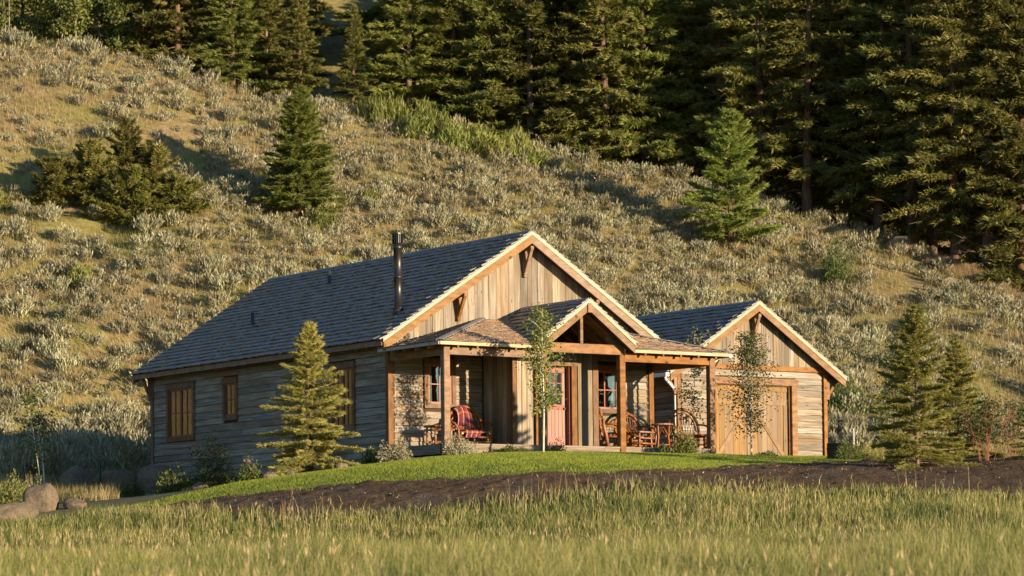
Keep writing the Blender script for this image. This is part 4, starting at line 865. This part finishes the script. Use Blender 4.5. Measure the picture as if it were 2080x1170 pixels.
# ------------------------------------------------------------------ sagebrush
def sage_np(seed, n, big=1.0):
    rg = np.random.default_rng(seed); nc = 26
    a = rg.uniform(0, 6.28, nc); rr = np.sqrt(rg.random(nc))*.46; cx, cy = rr*np.cos(a), rr*np.sin(a); cz = .62*np.sqrt(np.clip(1-(rr/.58)**2, .1, 1))*rg.uniform(.75, 1.1, nc)
    ix = rg.integers(0, nc, n); f = rg.random(n)**.6; o = np.c_[cx[ix], cy[ix], cz[ix]*f]; o[:, :2] *= (.35+.65*f)[:, None]; o += rg.normal(size=(n, 3))*np.array((.05, .05, .03))
    D = unit(np.c_[cx[ix]*.9, cy[ix]*.9, np.full(n, .95)]+rg.normal(size=(n, 3))*.25)
    return rhombs(o, D, rand_dir(n, rg), rg.uniform(.08, .19, n)*big, rg.uniform(.02, .036, n)*big*big)
SAGE = [sage_np(400+i, 820) for i in range(6)]; SAGE_ME = [mesh_np('sagebrush', V, Fq, M['sage']) for V, Fq in SAGE]
SAGE_LO = [sage_np(450+i, 160, 1.4) for i in range(6)]
rg = np.random.default_rng(77); cand = []
grid = {}
for _ in range(34000):
    t = rg.uniform(88, 146); s = rg.uniform(-42, 34)
    if t > crest_t(np.array(s), np.array(t))+.6: continue
    if t < 100 and not (s < -10.8 or s > 9.5): continue
    if t < 94 and s > 0: continue
    px = 1040+6023*s/t
    if px < -330 or px > 2420: continue
    dn = hash_noise(np.array(s), np.array(t), .16, 1)*.6+hash_noise(np.array(s), np.array(t), .45, 2)*.4
    lim = .25
    if px < 420 and 114 < t < 128: lim = .52          # open grass on the west slope
    if px > 1780 and t > 106: lim = .60              # tan grass below the forest
    if s < -10 and t < 92: lim = .52
    if dn < lim and rg.random() > .12: continue
    sz = (.45+.85*rg.random()**1.4)*np.interp(t, [100, 108, 118], [1.45, 1.2, 1.0]); key = (int(s//1.4), int(t//1.4)); ok = True
    for i in (-1, 0, 1):
        for j in (-1, 0, 1):
            for (s2, t2, z2) in grid.get((key[0]+i, key[1]+j), ()):
                if (s-s2)**2+(t-t2)**2 < (.32*(sz+z2))**2: ok = False
    if ok: grid.setdefault(key, []).append((s, t, sz)); cand.append((s, t, sz, px))
SIL = np.array([(275, 763), (545, 570), (1080, 472), (1300, 640), (1540, 616), (1715, 770)])
Sg = np.array(cand); Zg = G(Sg[:, 0], Sg[:, 1]); pyg = 1190-.0102*(Sg[:, 3]-1040)-(Zg+.5-CAM[2])/Sg[:, 1]*6023
hid = (Sg[:, 3] > 285) & (Sg[:, 3] < 1715) & (pyg > np.interp(Sg[:, 3], SIL[:, 0], SIL[:, 1])+6); seen = (~hid) & (Sg[:, 3] > 0) & (Sg[:, 3] < 2080)
order = np.argsort(np.where(seen, -Sg[:, 2]/Sg[:, 1], 1)); ind = set(order[:300].tolist())
PVs, PFs, nn = [], [], 0
Xg, Yg = st2xy(Sg[:, 0], Sg[:, 1])
for i in range(len(Sg)):
    k = i % 6; sz = Sg[i, 2]; rz = rg.uniform(0, 6.28); hz = sz*rg.uniform(.75, 1.15)
    if i in ind:
        o = link('sagebrush', SAGE_ME[k]); o.location = (Xg[i], Yg[i], Zg[i]-.04); o.rotation_euler = (0, 0, rz); o.scale = (sz, sz, hz)
        tag(o, 'pale grey green sagebrush on the hillside', 'sagebrush', 'sagebrush on the hillside')
    else:
        V, Fq = SAGE_LO[k]; c_, s_ = math.cos(rz), math.sin(rz); m = 160; v = V[:m*4]*np.array((sz, sz, hz)); P = np.empty((m*4, 3)); P[:, 0] = v[:, 0]*c_-v[:, 1]*s_+Xg[i]; P[:, 1] = v[:, 0]*s_+v[:, 1]*c_+Yg[i]; P[:, 2] = v[:, 2]+Zg[i]-.04
        PVs.append(P.astype(np.float32)); PFs.append(Fq[:m]+nn); nn += m*4
tag(link('sagebrush_cover', mesh_np('sagebrush_cover', np.concatenate(PVs), np.concatenate(PFs), M['sage'])), 'more sagebrush spreading up the slope', 'sagebrush', None, 'stuff')

# ------------------------------------------------------------------ grasses
def blades(s, t, h, wd, lean, seed, dz=0, three=True, dirn=None):
    rg = np.random.default_rng(seed); n = len(s); x, y = st2xy(s, t); z = G(s, t)+dz; P = np.stack([x, y, z], 1)
    a = rg.uniform(0, 6.28, n); d = np.stack([np.cos(a), np.sin(a), np.zeros(n)], 1); b = rg.uniform(0, 6.28, n); sd = np.stack([np.cos(b), np.sin(b), np.zeros(n)], 1)*(wd/2)[:, None]
    up = np.zeros((n, 3)); up[:, 2] = h; ln = d*(lean*h)[:, None]
    if three:
        V = np.stack([P-sd, P+sd, P+up*.55+ln*.3-sd*.75, P+up*.55+ln*.3+sd*.75, P+up*(1-.18*lean)[:, None]+ln], 1).reshape(-1, 3); k = np.arange(n)[:, None]*5
        return V, [np.concatenate([k+np.array([[0, 1, 3, 2]])]), np.concatenate([k+np.array([[2, 3, 4]])])]
    V = np.stack([P-sd, P+sd, P+up+ln], 1).reshape(-1, 3); return V, [np.arange(3*n).reshape(-1, 3)]
G1 = [(0, (.085, .115, .02)), (.38, (.155, .18, .034)), (.62, (.24, .24, .06)), (.74, (.36, .31, .11)), (1, (.50, .41, .20))]
G2 = [(0, (.17, .175, .035)), (.35, (.28, .25, .07)), (.65, (.40, .335, .13)), (1, (.52, .42, .21))]
M['meadow'] = leaf('meadow_grass', G1, .4, (.42, .47, .62, G2))
M['hillgrass'] = leaf('hill_grass', [(0, (.24, .19, .07)), (.4, (.36, .285, .115)), (.75, (.47, .365, .17)), (1, (.55, .42, .22))], .4, (.22, .46, .62, [(0, (.17, .18, .04)), (.6, (.28, .27, .072)), (1, (.42, .34, .13))]))
M['lawngrass'] = leaf('lawn_grass', [(0, (.20, .25, .024)), (.5, (.27, .325, .04)), (1, (.34, .38, .06))], .5, (1.2, .45, .65, [(0, (.14, .185, .025)), (1, (.24, .28, .055))]))
rg = np.random.default_rng(5)
N = 236000; t = np.sqrt(rg.uniform(14**2, 67**2, N)); s = rg.uniform(-1, 1, N)*(.205*t+1.2)
keep = (t < np.interp(s, np.r_[-30, MN[0, 0]-.01, MN[:, 0]], np.r_[64.6, 64.6, MN[:, 1]])+rg.uniform(-.5, .9, N)*np.where(s < -9, 0, 1)+(rg.random(N) < .06)*rg.uniform(0, 1.8, N)*(s > -8))
s, t = s[keep], t[keep]; hn = .55*hash_noise(s, t, .5, 3)+.45*hash_noise(s, t, 1.7, 4); h = (.20+.36*hn+.28*np.clip(hash_noise(s, t, .8, 21)-.62, 0, 1)*2)*rg.uniform(.65, 1.2, len(s))*np.interp(t, [14, 45, 60, 66], [1.1, .95, .68, .6])
V, Fs = blades(s, t, h, rg.uniform(.007, .014, len(s))*np.clip(t/40, .75, 1.6), rg.uniform(.05, .5, len(s)), 6)
tag(link('meadow_grass', mesh_np('meadow_grass', V, Fs, M['meadow'])), 'tall mixed green and straw meadow grass in front', 'grass', None, 'stuff')
n = 9000; t = np.sqrt(rg.uniform(16**2, 64**2, n)); s = rg.uniform(-1, 1, n)*(.205*t+1.2); k_ = (hash_noise(s, t, .45, 41) > .58+.2*rg.random(n)) & (t < np.interp(s, np.r_[-30, MN[:, 0]], np.r_[64, MN[:, 1]])+.4); s, t = s[k_], t[k_]
h = rg.uniform(.42, .72, len(s)); V, Fs = blades(s, t, h, np.full(len(s), .006)*np.clip(t/35, .8, 1.5), rg.uniform(.02, .25, len(s)), 8); T = V.reshape(-1, 5, 3)[:, 4]; V2, F2 = rhombs(T-np.array((0, 0, .07)), unit(np.c_[rg.normal(size=(len(s), 2))*.25, np.ones(len(s))]), rand_dir(len(s)), .10, .014)
M['seed'] = leaf('seed_heads', [(0, (.36, .27, .13)), (1, (.52, .40, .22))], .3)
tag(link('seed_stems', mesh_np('seed_stems', np.concatenate([V, V2]), [Fs[0], Fs[1], F2+len(V)], M['seed'])), 'straw coloured seed heads standing over the meadow', 'grass', None, 'stuff')
N = 345000; s = rg.uniform(-9.7, 9.9, N); t = rg.uniform(64, 88.3, N); k_ = lawn_mask(s, t); s, t = s[k_], t[k_]
V, Fs = blades(s, t, rg.uniform(.032, .055, len(s)), rg.uniform(.009, .015, len(s)), rg.uniform(.1, .6, len(s)), 9, .028, False)
tag(link('lawn_grass', mesh_np('lawn_grass', V, Fs, M['lawngrass'])), 'short mown lawn grass', 'grass', None, 'stuff')
N = 230000; t = rg.uniform(79, 137, N); s = rg.uniform(-.235, .235, N)*t
k_ = (t < crest_t(s, t)+3) & ((t > 99) | (s < -10.9-.0*t) | (s > 9.8)) & (hash_noise(s, t, .3, 8)+.5*hash_noise(s, t, 1.1, 9)+.35*((t < 101)) > .34); s, t = s[k_], t[k_]
h = rg.uniform(.20, .46, len(s))*np.where(t < 100, 1.15, 1); V, Fs = blades(s, t, h, rg.uniform(.014, .026, len(s)), rg.uniform(.05, .5, len(s)), 10, 0, False)
tag(link('hillside_grass', mesh_np('hillside_grass', V, Fs, M['hillgrass'])), 'dry bunch grass between the sagebrush', 'grass', None, 'stuff')
# bark chips on the beds
w_ = leaf('bark_chips', [(0, (.025, .018, .013)), (.5, (.075, .05, .034)), (.85, (.15, .10, .068)), (1, (.32, .24, .17))], 0.0, rough=.9)
N = 42000; s = rg.uniform(-9, 18, N); t = rg.uniform(59.5, 79, N); k_ = mulch_mask(s, t); s, t = s[k_], t[k_]; x, y = st2xy(s, t)
V, Fq = rhombs(np.stack([x, y, G(s, t)+.02+.05*rg.random(len(s))], 1), unit(rg.normal(size=(len(s), 3))*np.array((1, 1, .45))+np.array((0, 0, .15))), rand_dir(len(s)), rg.uniform(.025, .07, len(s)), rg.uniform(.012, .03, len(s)))
tag(link('bark_chips', mesh_np('bark_chips', V, Fq, w_)), 'dark bark chips loose on the mulch bed', 'mulch', None, 'stuff')
# tan grass along the crest below the east end of the forest
n = 14000; k_ = rg.uniform(.128, .205, n); t = np.interp(k_, CREST[:, 0], CREST[:, 1])-rg.random(n)**1.6*np.interp(k_, [.128, .15, .205], [1.0, 2.2, 3.2])+.3; s = k_*t
V, Fs = blades(s, t, rg.uniform(.25, .5, n), rg.uniform(.012, .022, n), rg.uniform(.05, .5, n), 14, 0, False)
M['tangrass'] = leaf('tan_grass', [(0, (.30, .20, .10)), (.5, (.43, .29, .16)), (1, (.52, .36, .22))], .4)
tag(link('tan_grass', mesh_np('tan_grass', V, Fs, M['tangrass'])), 'tan dry grass edging the forest on the crest', 'grass', None, 'stuff')

M['aspen_lit'] = leaf('bright_aspen_leaves', [(0, (.11, .14, .03)), (.5, (.18, .205, .045)), (1, (.26, .26, .075))], .4)

# ------------------------------------------------------------------ garden: spruces, aspens, shrubs
gm_ = conifer_meshes('golden_spruce', M['gold'], 501, 3.75, 1.5, .04, 165, 215, .09, .02, .82, droop=.14, up=(-8, 44), trunk=.014, tipfan=1.25, clump=.35)
plant('spruce_tree', 'golden young spruce standing against the shaded side wall', 'tree', gm_, spot(-4.92, 72.6, -.05), .7)
sm_ = [conifer_meshes('spruce', M['spruce'], 502+i, 4.0, 1.38, .03, 135, 200, .095, .024, .72, droop=.1, up=(-4, 42), trunk=.013, clump=.25) for i in range(2)]
plant('spruce_tree', 'big olive spruce with bare leader on the red bark east of the garage', 'tree', sm_[0], spot(9.35, 68.3, -.05), 1.1, (1.0, 1.0, .96))
plant('spruce_tree', 'slimmer spruce just behind the big olive spruce', 'tree', sm_[1], spot(11.5, 76.2, -.05), 2.4, (.9, .9, .80))
plant('spruce_tree', 'dark spruce cut off by the east edge of the picture', 'tree', sm_[1], spot(12.75, 70.6, -.05), 4.0, (.82, .82, .50))
def grow(name, lb, cat, m_, s_, t_2, rz=0, sc=1.0, nm=('foliage', 'stems'), dz=-.04, group=None): return plant(name, lb, cat, m_, spot(s_, t_2, dz), rz, sc, group, nm)
def pxs(px, t): return (px-1040)/6023*t
grow('aspen_tree', 'young white stemmed aspen in front of the red door', 'tree', deciduous(510, 3.75, .30, .62, 2, 32, 2600, .07, M['aspen_lit'], M['pale_bark'], .30, .026, 'aspen'), pxs(1104, 73.4), 73.4, 2.2, (1, 1, .95), ('crown', 'stems'))
grow('aspen_tree', 'bushy young aspen in front of the garage door', 'tree', deciduous(511, 3.6, .20, .88, 2, 40, 4200, .06, M['shrub'], M['pale_bark'], .14, .03, 'aspen'), pxs(1527, 81), 81.0, .3, (1, 1, .93), ('crown', 'stems'))
grow('aspen_tree', 'thin aspen sapling between porch and garage', 'tree', deciduous(512, 3.6, .2, .6, 1, 20, 800, .075, M['aspen'], M['pale_bark'], .15, .022, 'aspen'), pxs(1415, 82.5), 82.5, 1.0, 1, ('crown', 'stems'))
grow('aspen_tree', 'three stemmed aspen in the shade beyond the boulders', 'tree', deciduous(513, 3.1, .30, .6, 3, 14, 900, .085, M['shrub'], M['pale_bark'], .5, .028, 'aspen'), pxs(95, 85), 85.0, 0, 1, ('crown', 'stems'))
grow('tall_shrub', 'tall leafy shrub behind the left side of the big olive spruce', 'shrub', deciduous(514, 3.1, .1, .75, 4, 14, 1500, .08, M['aspen'], M['twig'], .5, .02, 'shrub'), pxs(1815, 75), 75.0, 0, 1)
grow('red_stem_shrub', 'open shrub with many red upright stems on the bark bed', 'shrub', deciduous(515, 1.7, .35, .45, 14, 7, 1500, .06, M['shrub'], M['redtwig'], .8, .009, 'shrub'), pxs(2005, 70), 70.0)
grow('red_stem_shrub', 'smaller red stemmed shrub behind, near the edge spruce', 'shrub', deciduous(516, 1.5, .35, .4, 9, 6, 800, .06, M['shrub'], M['redtwig'], .7, .008, 'shrub'), pxs(2052, 75), 75.0)
for i, (px, t, r_, h_, n_, lL, lW, mt, up_, sh_, lb) in enumerate((
  (808, 72.8, .50, .66, 2600, .06, .03, 'pale_shrub', .4, .45, 'round pale silvery shrub at the porch corner'),
  (932, 73.2, .50, .66, 2400, .06, .028, 'pale_shrub', .5, .4, 'pale silvery shrub in front of the blanket chair'),
  (1036, 74.3, .55, .24, 1300, .09, .03, 'shrub', .3, .4, 'flat dark juniper under the porch edge'),
  (1131, 75.0, .42, .40, 900, .05, .03, 'juniper', .4, .3, 'small brownish shrub beside the aspen trunk'),
  (1392, 76.9, .46, .80, 2100, .08, .03, 'willow', .6, .25, 'upright yellow green shrub before the east porch chair'),
  (1350, 76.9, .22, .42, 500, .06, .035, 'shrub', .6, .3, 'small loose green shrub left of the yellow green one'),
  (1556, 82.0, .60, .26, 1400, .09, .03, 'shrub', .3, .4, 'flat green juniper in front of the garage door'),
  (1726, 77.0, .46, .56, 2600, .06, .02, 'shrub', .3, .7, 'clipped round green shrub by the dark barrel'),
  (1770, 80.5, .55, .55, 1300, .06, .03, 'spruce', .5, .3, 'loose low shrub between the round shrub and the spruce'),
  (757, 73.6, .38, .55, 420, .16, .04, 'shrub', .7, .3, 'broad leaved dark green shrub beside the golden spruce'),
  (508, 70.6, .42, .66, 800, .07, .045, 'shrub', .5, .35, 'leggy rose bush with one pink flower'),
  (432, 75.0, .75, 1.40, 2000, .075, .045, 'shrub', .5, .3, 'tall dark leafy bush against the side wall'),
  (352, 74.5, .62, .75, 1700, .07, .04, 'shrub', .5, .3, 'low dark bush at the foot of the side wall'),
  (266, 83.0, .42, .52, 1800, .06, .03, 'shrub', .5, .6, 'dense dark round bush near the back corner'),
  (24, 72.6, .56, 1.0, 1500, .075, .045, 'willow', .4, .3, 'sunlit yellow green bush behind the big boulders'),
  (66, 75.0, .42, 1.15, 380, .08, .05, 'willow', .4, .2, 'thin sunlit branchy shrub beside the shaded aspen'))):
    m_ = bush(540+i, n_, r_, h_, lL, lW, M[mt], M['twig'], up_, sh_, 9, 5 if i not in (7, 2) else 0, 'shrub')
    o = grow('garden_shrub', lb, 'shrub', m_, pxs(px, t), t, i*1.1)
    if 'rose' in lb:
        mb = MB(); P = np.tile(np.array((.1, -.1, .52)), (9, 1)); V, Fq = rhombs(P, unit(np.c_[NR.normal(size=(9, 2)), np.full(9, .5)]), rand_dir(9), .055, .05); mb.add(V, Fq); link('flower', mb.mesh('flower', M['pink_petal']), o)
    if 'tall dark leafy' in lb: o.scale = (1, 1, 1.0)

# ------------------------------------------------------------------ boulders
w = NT('granite_boulder'); n1 = w.noise(w.pos(), 7, 9, .75); n2 = w.noise(w.pos(), 40, 3)
c = w.ramp(n1, [(.3, (.10, .072, .05)), (.5, (.19, .14, .095)), (.7, (.28, .21, .145))]); c = w.mix(w.ramp(n2, [(.55, (0, 0, 0)), (.7, (1, 1, 1))]), c, (.24, .23, .16)); w.bsdf(c, .9, n1, 1.0, .12); M['rock'] = w.m
def boulder(seed, lb, s_, t_2, rx, ry, h_, rz=0, sink=.25):
    rg = np.random.default_rng(seed); nu, nv = 30, 18; u, v = np.meshgrid(np.linspace(0, 2*math.pi, nu, endpoint=False), np.linspace(-math.pi/2, math.pi/2, nv), indexing='xy'); d = np.stack([np.cos(v)*np.cos(u), np.cos(v)*np.sin(u), np.sin(v)], -1)
    r = np.ones(u.shape)
    for k in range(13):
        a = unit(rg.normal(size=3)); r = np.minimum(r, rg.uniform(.62, .92)/np.maximum(d@a, .05))       # flat facets
    for k in range(4): a = rg.normal(size=3)*(2+2*k); r = r+.035/(1+k*.4)*np.sin(d@a+k)
    P = (d*r[..., None]*np.array((rx, ry, h_))).reshape(-1, 3); Fq = [(j*nu+i, j*nu+(i+1) % nu, (j+1)*nu+(i+1) % nu, (j+1)*nu+i) for j in range(nv-1) for i in range(nu)]
    o = link('boulder', mesh_np('boulder', P, np.array(Fq), M['rock'], True)); x, y, z = at(s_, t_2); o.location = (x, y, z+h_*(1-2*sink)); o.rotation_euler = (0, 0, rz); return tag(o, lb, 'boulder', 'boulders round the garden')
for i, (px, t, rx, ry, h_, rz, lb) in enumerate(((82, 70.6, .46, .42, .46, .3, 'rounded tan boulder, half in shade, behind the lowest boulder'), (24, 67.6, .80, .5, .36, .5, 'wide flat sunlit boulder at the west edge of the meadow'), (158, 85.6, .7, .55, .5, 1, 'dark shaded boulder east of the rounded tan boulder'),
   (240, 84.9, 1.1, .5, .45, .4, 'long low shaded boulder along the lawn tip'), (318, 84.6, .65, .45, .6, 2, 'shaded pointed boulder at the back corner of the cabin'), (150, 70.5, .36, .3, .16, 1.2, 'small low boulder half hidden by meadow grass'), (548, 70.4, .22, .17, .12, .2, 'small pinkish rock beside the rose bush'), (590, 70.9, .16, .14, .10, 2, 'smallest rock at the foot of the golden spruce'), (692, 72.0, .22, .18, .15, .9, 'pale rock between golden spruce and lawn'), (405, 73.5, .30, .24, .12, .9, 'flat shaded rock below the tall dark bush'))):
    boulder(600+i, lb, pxs(px, t), t, rx, ry, h_, rz)
s_, t_2 = crest_spot(1833, -.6); boulder(620, 'pale boulder on the crest in front of the firs', s_, t_2, .75, .6, .5, 0, .38)
s_, t_2 = crest_spot(1932, -3.0); boulder(621, 'small pinkish boulder in the tan grass below the firs', s_, t_2, .45, .4, .25)

# ------------------------------------------------------------------ wire fence and barrel
M['green_metal'] = plain('green_fence_post', (.02, .05, .035), .6)
fp_ = []
for s_, t_2, hh, lb in ((pxs(203, 84), 84.0, 1.05, 'dark green metal fence post in the shaded grass'), (pxs(-260, 85), 85.0, 1.05, 'dark green metal fence post farther west along the wire'), (pxs(1736, 92), 92.0, 1.05, 'pale metal fence post behind the round shrub')):
    x, y, z = at(s_, t_2); o = thing('fence_post', lb, 'fence post', (x, y, z), .6, 'wire fence posts'); m_ = M['green_metal'] if 'green' in lb else M['white_metal']
    bx('stake', o, m_, (-.025, -.006, -.2), (.025, .006, hh)); bx('flange', o, m_, (-.006, .007, -.2), (.006, .045, hh)); 
    for k in range(6): bx('stud', o, m_, (-.012, -.016, .2+k*.13), (.012, -.0065, .215+k*.13))
    fp_.append((x, y, z))
mb = MB()
for zz in (.55, .95):
    tube(mb, [np.array(fp_[1])+(0, 0, zz), np.array(fp_[0])+(0, 0, zz), np.array((.2, L+.3, .55+zz*.55))], .004, .004, 4)
tag(link('fence_wire', mb.mesh('fence_wire', M['lead'])), 'thin fence wires running to the back corner of the cabin', 'wire')
mb = MB(); lathe(mb, [(.0, 0), (.26, 0), (.30, .15), (.31, .32), (.30, .45), (.31, .46), (.31, .50), (.27, .50), (.26, .42), (0, .42)], 20)
b_ = link('barrel', mb.mesh('barrel', plain('dark_barrel', (.06, .035, .022), .6, var=(.09, .055, .035)), True)); b_.location = spot(pxs(1704, 79.0), 79.0); tag(b_, 'dark half barrel beside the round shrub', 'barrel')
for z in (.12, .36): mb = MB(); lathe(mb, [(.305, z-.02), (.317, z-.02), (.317, z+.02), (.305, z+.02)], 20); link('hoop', mb.mesh('hoop', M['lead'], True), b_)

# ------------------------------------------------------------------ porch furniture of bent willow
def hoop_chair(label, loc, rz, w_=.80, hh=1.08, rocker=True, group='bent willow chairs on the porch'):
    """big hoop back with woven twigs, bent arms, slat seat, log legs; local front is -Y"""
    o = thing('willow_chair', label, 'chair', loc, rz, group); B = M['bent']; r2 = w_/2
    bow = [(-r2*.86, .16, .10), (-r2*.98, .22, .42)]+[(r2*math.cos(a), .26+.10*math.sin(a), .55+(hh-.55)*math.sin(a)) for a in np.linspace(math.pi, 0, 15)]+[(r2*.98, .22, .42), (r2*.86, .16, .10)]
    tube_part('back_hoop', o, B, bow, .042, n=8)
    inn = [(r2*.84*math.cos(a), .25+.09*math.sin(a), .50+(hh-.60)*math.sin(a)) for a in np.linspace(math.pi, 0, 13)]; tube_part('inner_hoop', o, B, inn, .018)
    mb = MB()
    for k in range(9):
        f = -1+2*k/8
        for sg in (-1, 1):
            x0 = f*r2*.62; x1 = np.clip(f*r2*.8+sg*.20*r2, -r2*.8, r2*.8); top = .50+(hh-.60)*math.sqrt(max(.02, 1-(x1/(r2*.86))**2)); tube(mb, [(x0, .20, .40), ((x0+x1)/2+sg*.02, .245, (.40+top)/2), (x1, .30, top)], .0085, .006, 4, False)
    tag(link('lattice', mb.mesh('lattice', B, True), o), kind='stuff')
    for sg in (-1, 1):
        tube_part('arm', o, B, [(sg*r2*.95, .26, .70), (sg*r2*1.08, .0, .68), (sg*r2*1.06, -.25, .62), (sg*r2*.96, -.34, .48), (sg*r2*.88, -.33, .12)], .026)
        tube_part('leg', o, B, [(sg*r2*.80, -.30, .0), (sg*r2*.78, -.29, .42)], .034); tube_part('leg', o, B, [(sg*r2*.78, .20, .0), (sg*r2*.76, .20, .42)], .032)
        tube_part('side_rail', o, B, [(sg*r2*.80, -.40, .36), (sg*r2*.78, .26, .36)], .03)
        if rocker: tube_part('rocker', o, B, [(sg*r2*.80, -.55, .10), (sg*r2*.80, -.2, .03), (sg*r2*.80, .2, .03), (sg*r2*.80, .55, .11)], .03)
        for y in (-.415, .28): tube_part('log_end', o, M['logend'], [(sg*r2*.79, y-.006, .36), (sg*r2*.79, y+.006, .36)], .031)
    for y in (-.37, -.28, -.19, -.1, .0, .09, .18): tube_part('slat', o, B, [(-r2*.86, y, .40), (0, y, .385), (r2*.86, y, .40)], .022)
    for z in (.14, .27): tube_part('stretcher', o, B, [(-r2*.9, -.32, z), (r2*.9, -.32, z)], .028)
    for sg in (-1, 1): tube_part('log_end', o, M['logend'], [(sg*(r2*.9), -.32, .14), (sg*(r2*.9+.012), -.32, .14)], .029)
    return o
hoop_chair('bent willow armchair with plaid blanket beside the vestibule', (2.05, -.62, 0), R(-8), .98, 1.10, False)
hoop_chair('bent willow rocker in front of the east window', (6.45, -.85, 0), R(62), .80, 1.12)
hoop_chair('hoop backed willow armchair behind the round table', (7.35, -.62, 0), R(5), .92, 1.05)
hoop_chair('hoop backed willow rocker at the east end of the porch', (8.28, -1.75, 0), R(-12), .90, 1.12)
# willow footstool bench next to the east window rocker
o = thing('willow_bench', 'low slatted willow bench between rocker and round table', 'bench', (6.83, -1.55, 0), R(18))
for sx in (-.28, .28):
    for sy in (-.2, .2): tube_part('leg', o, M['bent'], [(sx, sy, 0), (sx*.92, sy*.9, .45)], .028)
    tube_part('side_rail', o, M['bent'], [(sx, -.28, .16), (sx, .28, .16)], .024)
for k in range(6): tube_part('slat', o, M['bent'], [(-.34, -.24+k*.096, .46), (.34, -.24+k*.096, .46)], .026)
for z in (.16, .30): tube_part('stretcher', o, M['bent'], [(-.32, -.22, z), (.32, -.22, z)], .022)
o = thing('willow_table', 'small round willow table on the east porch', 'table', (7.58, -1.55, 0))
mb = MB(); lathe(mb, [(0, .66), (.28, .66), (.30, .675), (.30, .70), (.28, .71), (0, .71)], 22); link('tabletop', mb.mesh('tabletop', M['bent']), o)
for k in range(4):
    a = k*math.pi/2+.4; tube_part('leg', o, M['bent'], [(.24*math.cos(a), .24*math.sin(a), 0), (.19*math.cos(a), .19*math.sin(a), .35), (.22*math.cos(a), .22*math.sin(a), .66)], .024)
    b = a+math.pi/2; tube_part('stretcher', o, M['bent'], [(.225*math.cos(a), .225*math.sin(a), .14), (.225*math.cos(b), .225*math.sin(b), .14)], .017)
    tube_part('bent_brace', o, M['bent'], [(.21*math.cos(a), .21*math.sin(a), .36), (.12*math.cos((a+b)/2), .12*math.sin((a+b)/2), .62), (.21*math.cos(b), .21*math.sin(b), .36)], .012)
o = thing('log_table', 'low log side table beside the plaid chair', 'table', (.98, -.85, 0))
for sx in (-.24, .24):
    for sy in (-.2, .2): tube_part('leg', o, M['bent'], [(sx, sy, 0), (sx, sy, .50)], .03)
for sy in (-.2, .2):
    for z in (.12, .44): tube_part('stretcher', o, M['bent'], [(-.31, sy, z), (.31, sy, z)], .028); tube_part('log_end', o, M['logend'], [(-.322, sy, z), (-.31, sy, z)], .029); tube_part('log_end', o, M['logend'], [(.31, sy, z), (.322, sy, z)], .029)
for k in range(6): tube_part('slat', o, M['bent'], [(-.30, -.24+k*.096, .53), (.30, -.24+k*.096, .53)], .03)
# plaid blanket over the chair
w = NT('plaid_wool'); tc = w.n('ShaderNodeTexCoord'); uv = w.n('ShaderNodeUVMap'); sx = w.n('ShaderNodeSeparateXYZ'); w.l(uv.outputs[0], sx.inputs[0])
def band(axis, f, ph, lo, hi):
    v = w.math('FRACT', w.math('ADD', w.math('MULTIPLY', sx.outputs[axis], f), ph)); return w.ramp(v, [(lo, (0, 0, 0)), (lo+.02, (1, 1, 1)), (hi, (1, 1, 1)), (min(1, hi+.02), (0, 0, 0))])
c = w.mix(band(0, 3, 0, .1, .5), (.19, .03, .024), (.06, .026, .045)); c = w.mix(w.math('MULTIPLY', band(1, 4, .2, .2, .55), .65), c, (.10, .035, .065)); c = w.mix(w.math('MULTIPLY', band(0, 3, .3, .40, .58), .9), c, (.36, .2, .15)); c = w.mix(w.math('MULTIPLY', band(1, 4, .5, .1, .2), .5), c, (.33, .19, .14))
w.bsdf(c, .95, w.noise(w.pos(), 90, 2), .3, .01, spec=.1); M['plaid'] = w.m
n, m_ = 22, 34; path = [(.36, .62), (.35, .80), (.33, 1.0), (.28, 1.09), (.22, 1.10), (.17, 1.02), (.14, .85), (.10, .62), (.04, .48), (-.10, .455), (-.26, .45), (-.36, .45), (-.40, .36), (-.405, .26)]
V = []; UV = []
for j in range(m_):
    f = j/(m_-1)*(len(path)-1); k = min(int(f), len(path)-2); q = f-k; y = path[k][0]*(1-q)+path[k+1][0]*q; z = path[k][1]*(1-q)+path[k+1][1]*q
    for i in range(n):
        u = i/(n-1)-.5; wd = .52+.1*math.sin(j*.35); sag = .05*(abs(u)*2)**2.2 if z > .6 else .0
        V.append((u*wd-.07+.03*math.sin(j*.5), y-.012*math.sin(u*22+j*.4), z-sag*1.6+.012*math.sin(u*15+j*.7))); UV.append((u+.5, j/(m_-1)*1.6))
Fq = np.array([(j*n+i, j*n+i+1, (j+1)*n+i+1, (j+1)*n+i) for j in range(m_-1) for i in range(n-1)]); me = mesh_np('plaid_blanket', V, Fq, M['plaid'], True)
ul = me.uv_layers.new(name='UVMap'); ul.data.foreach_set('uv', np.array(UV)[Fq.ravel()].ravel().astype(np.float32))
o = link('plaid_blanket', me); o.location = (2.05, -.62, .0); o.rotation_euler = (0, 0, R(-8)); tag(o, 'red and purple plaid blanket draped over the willow armchair', 'blanket')
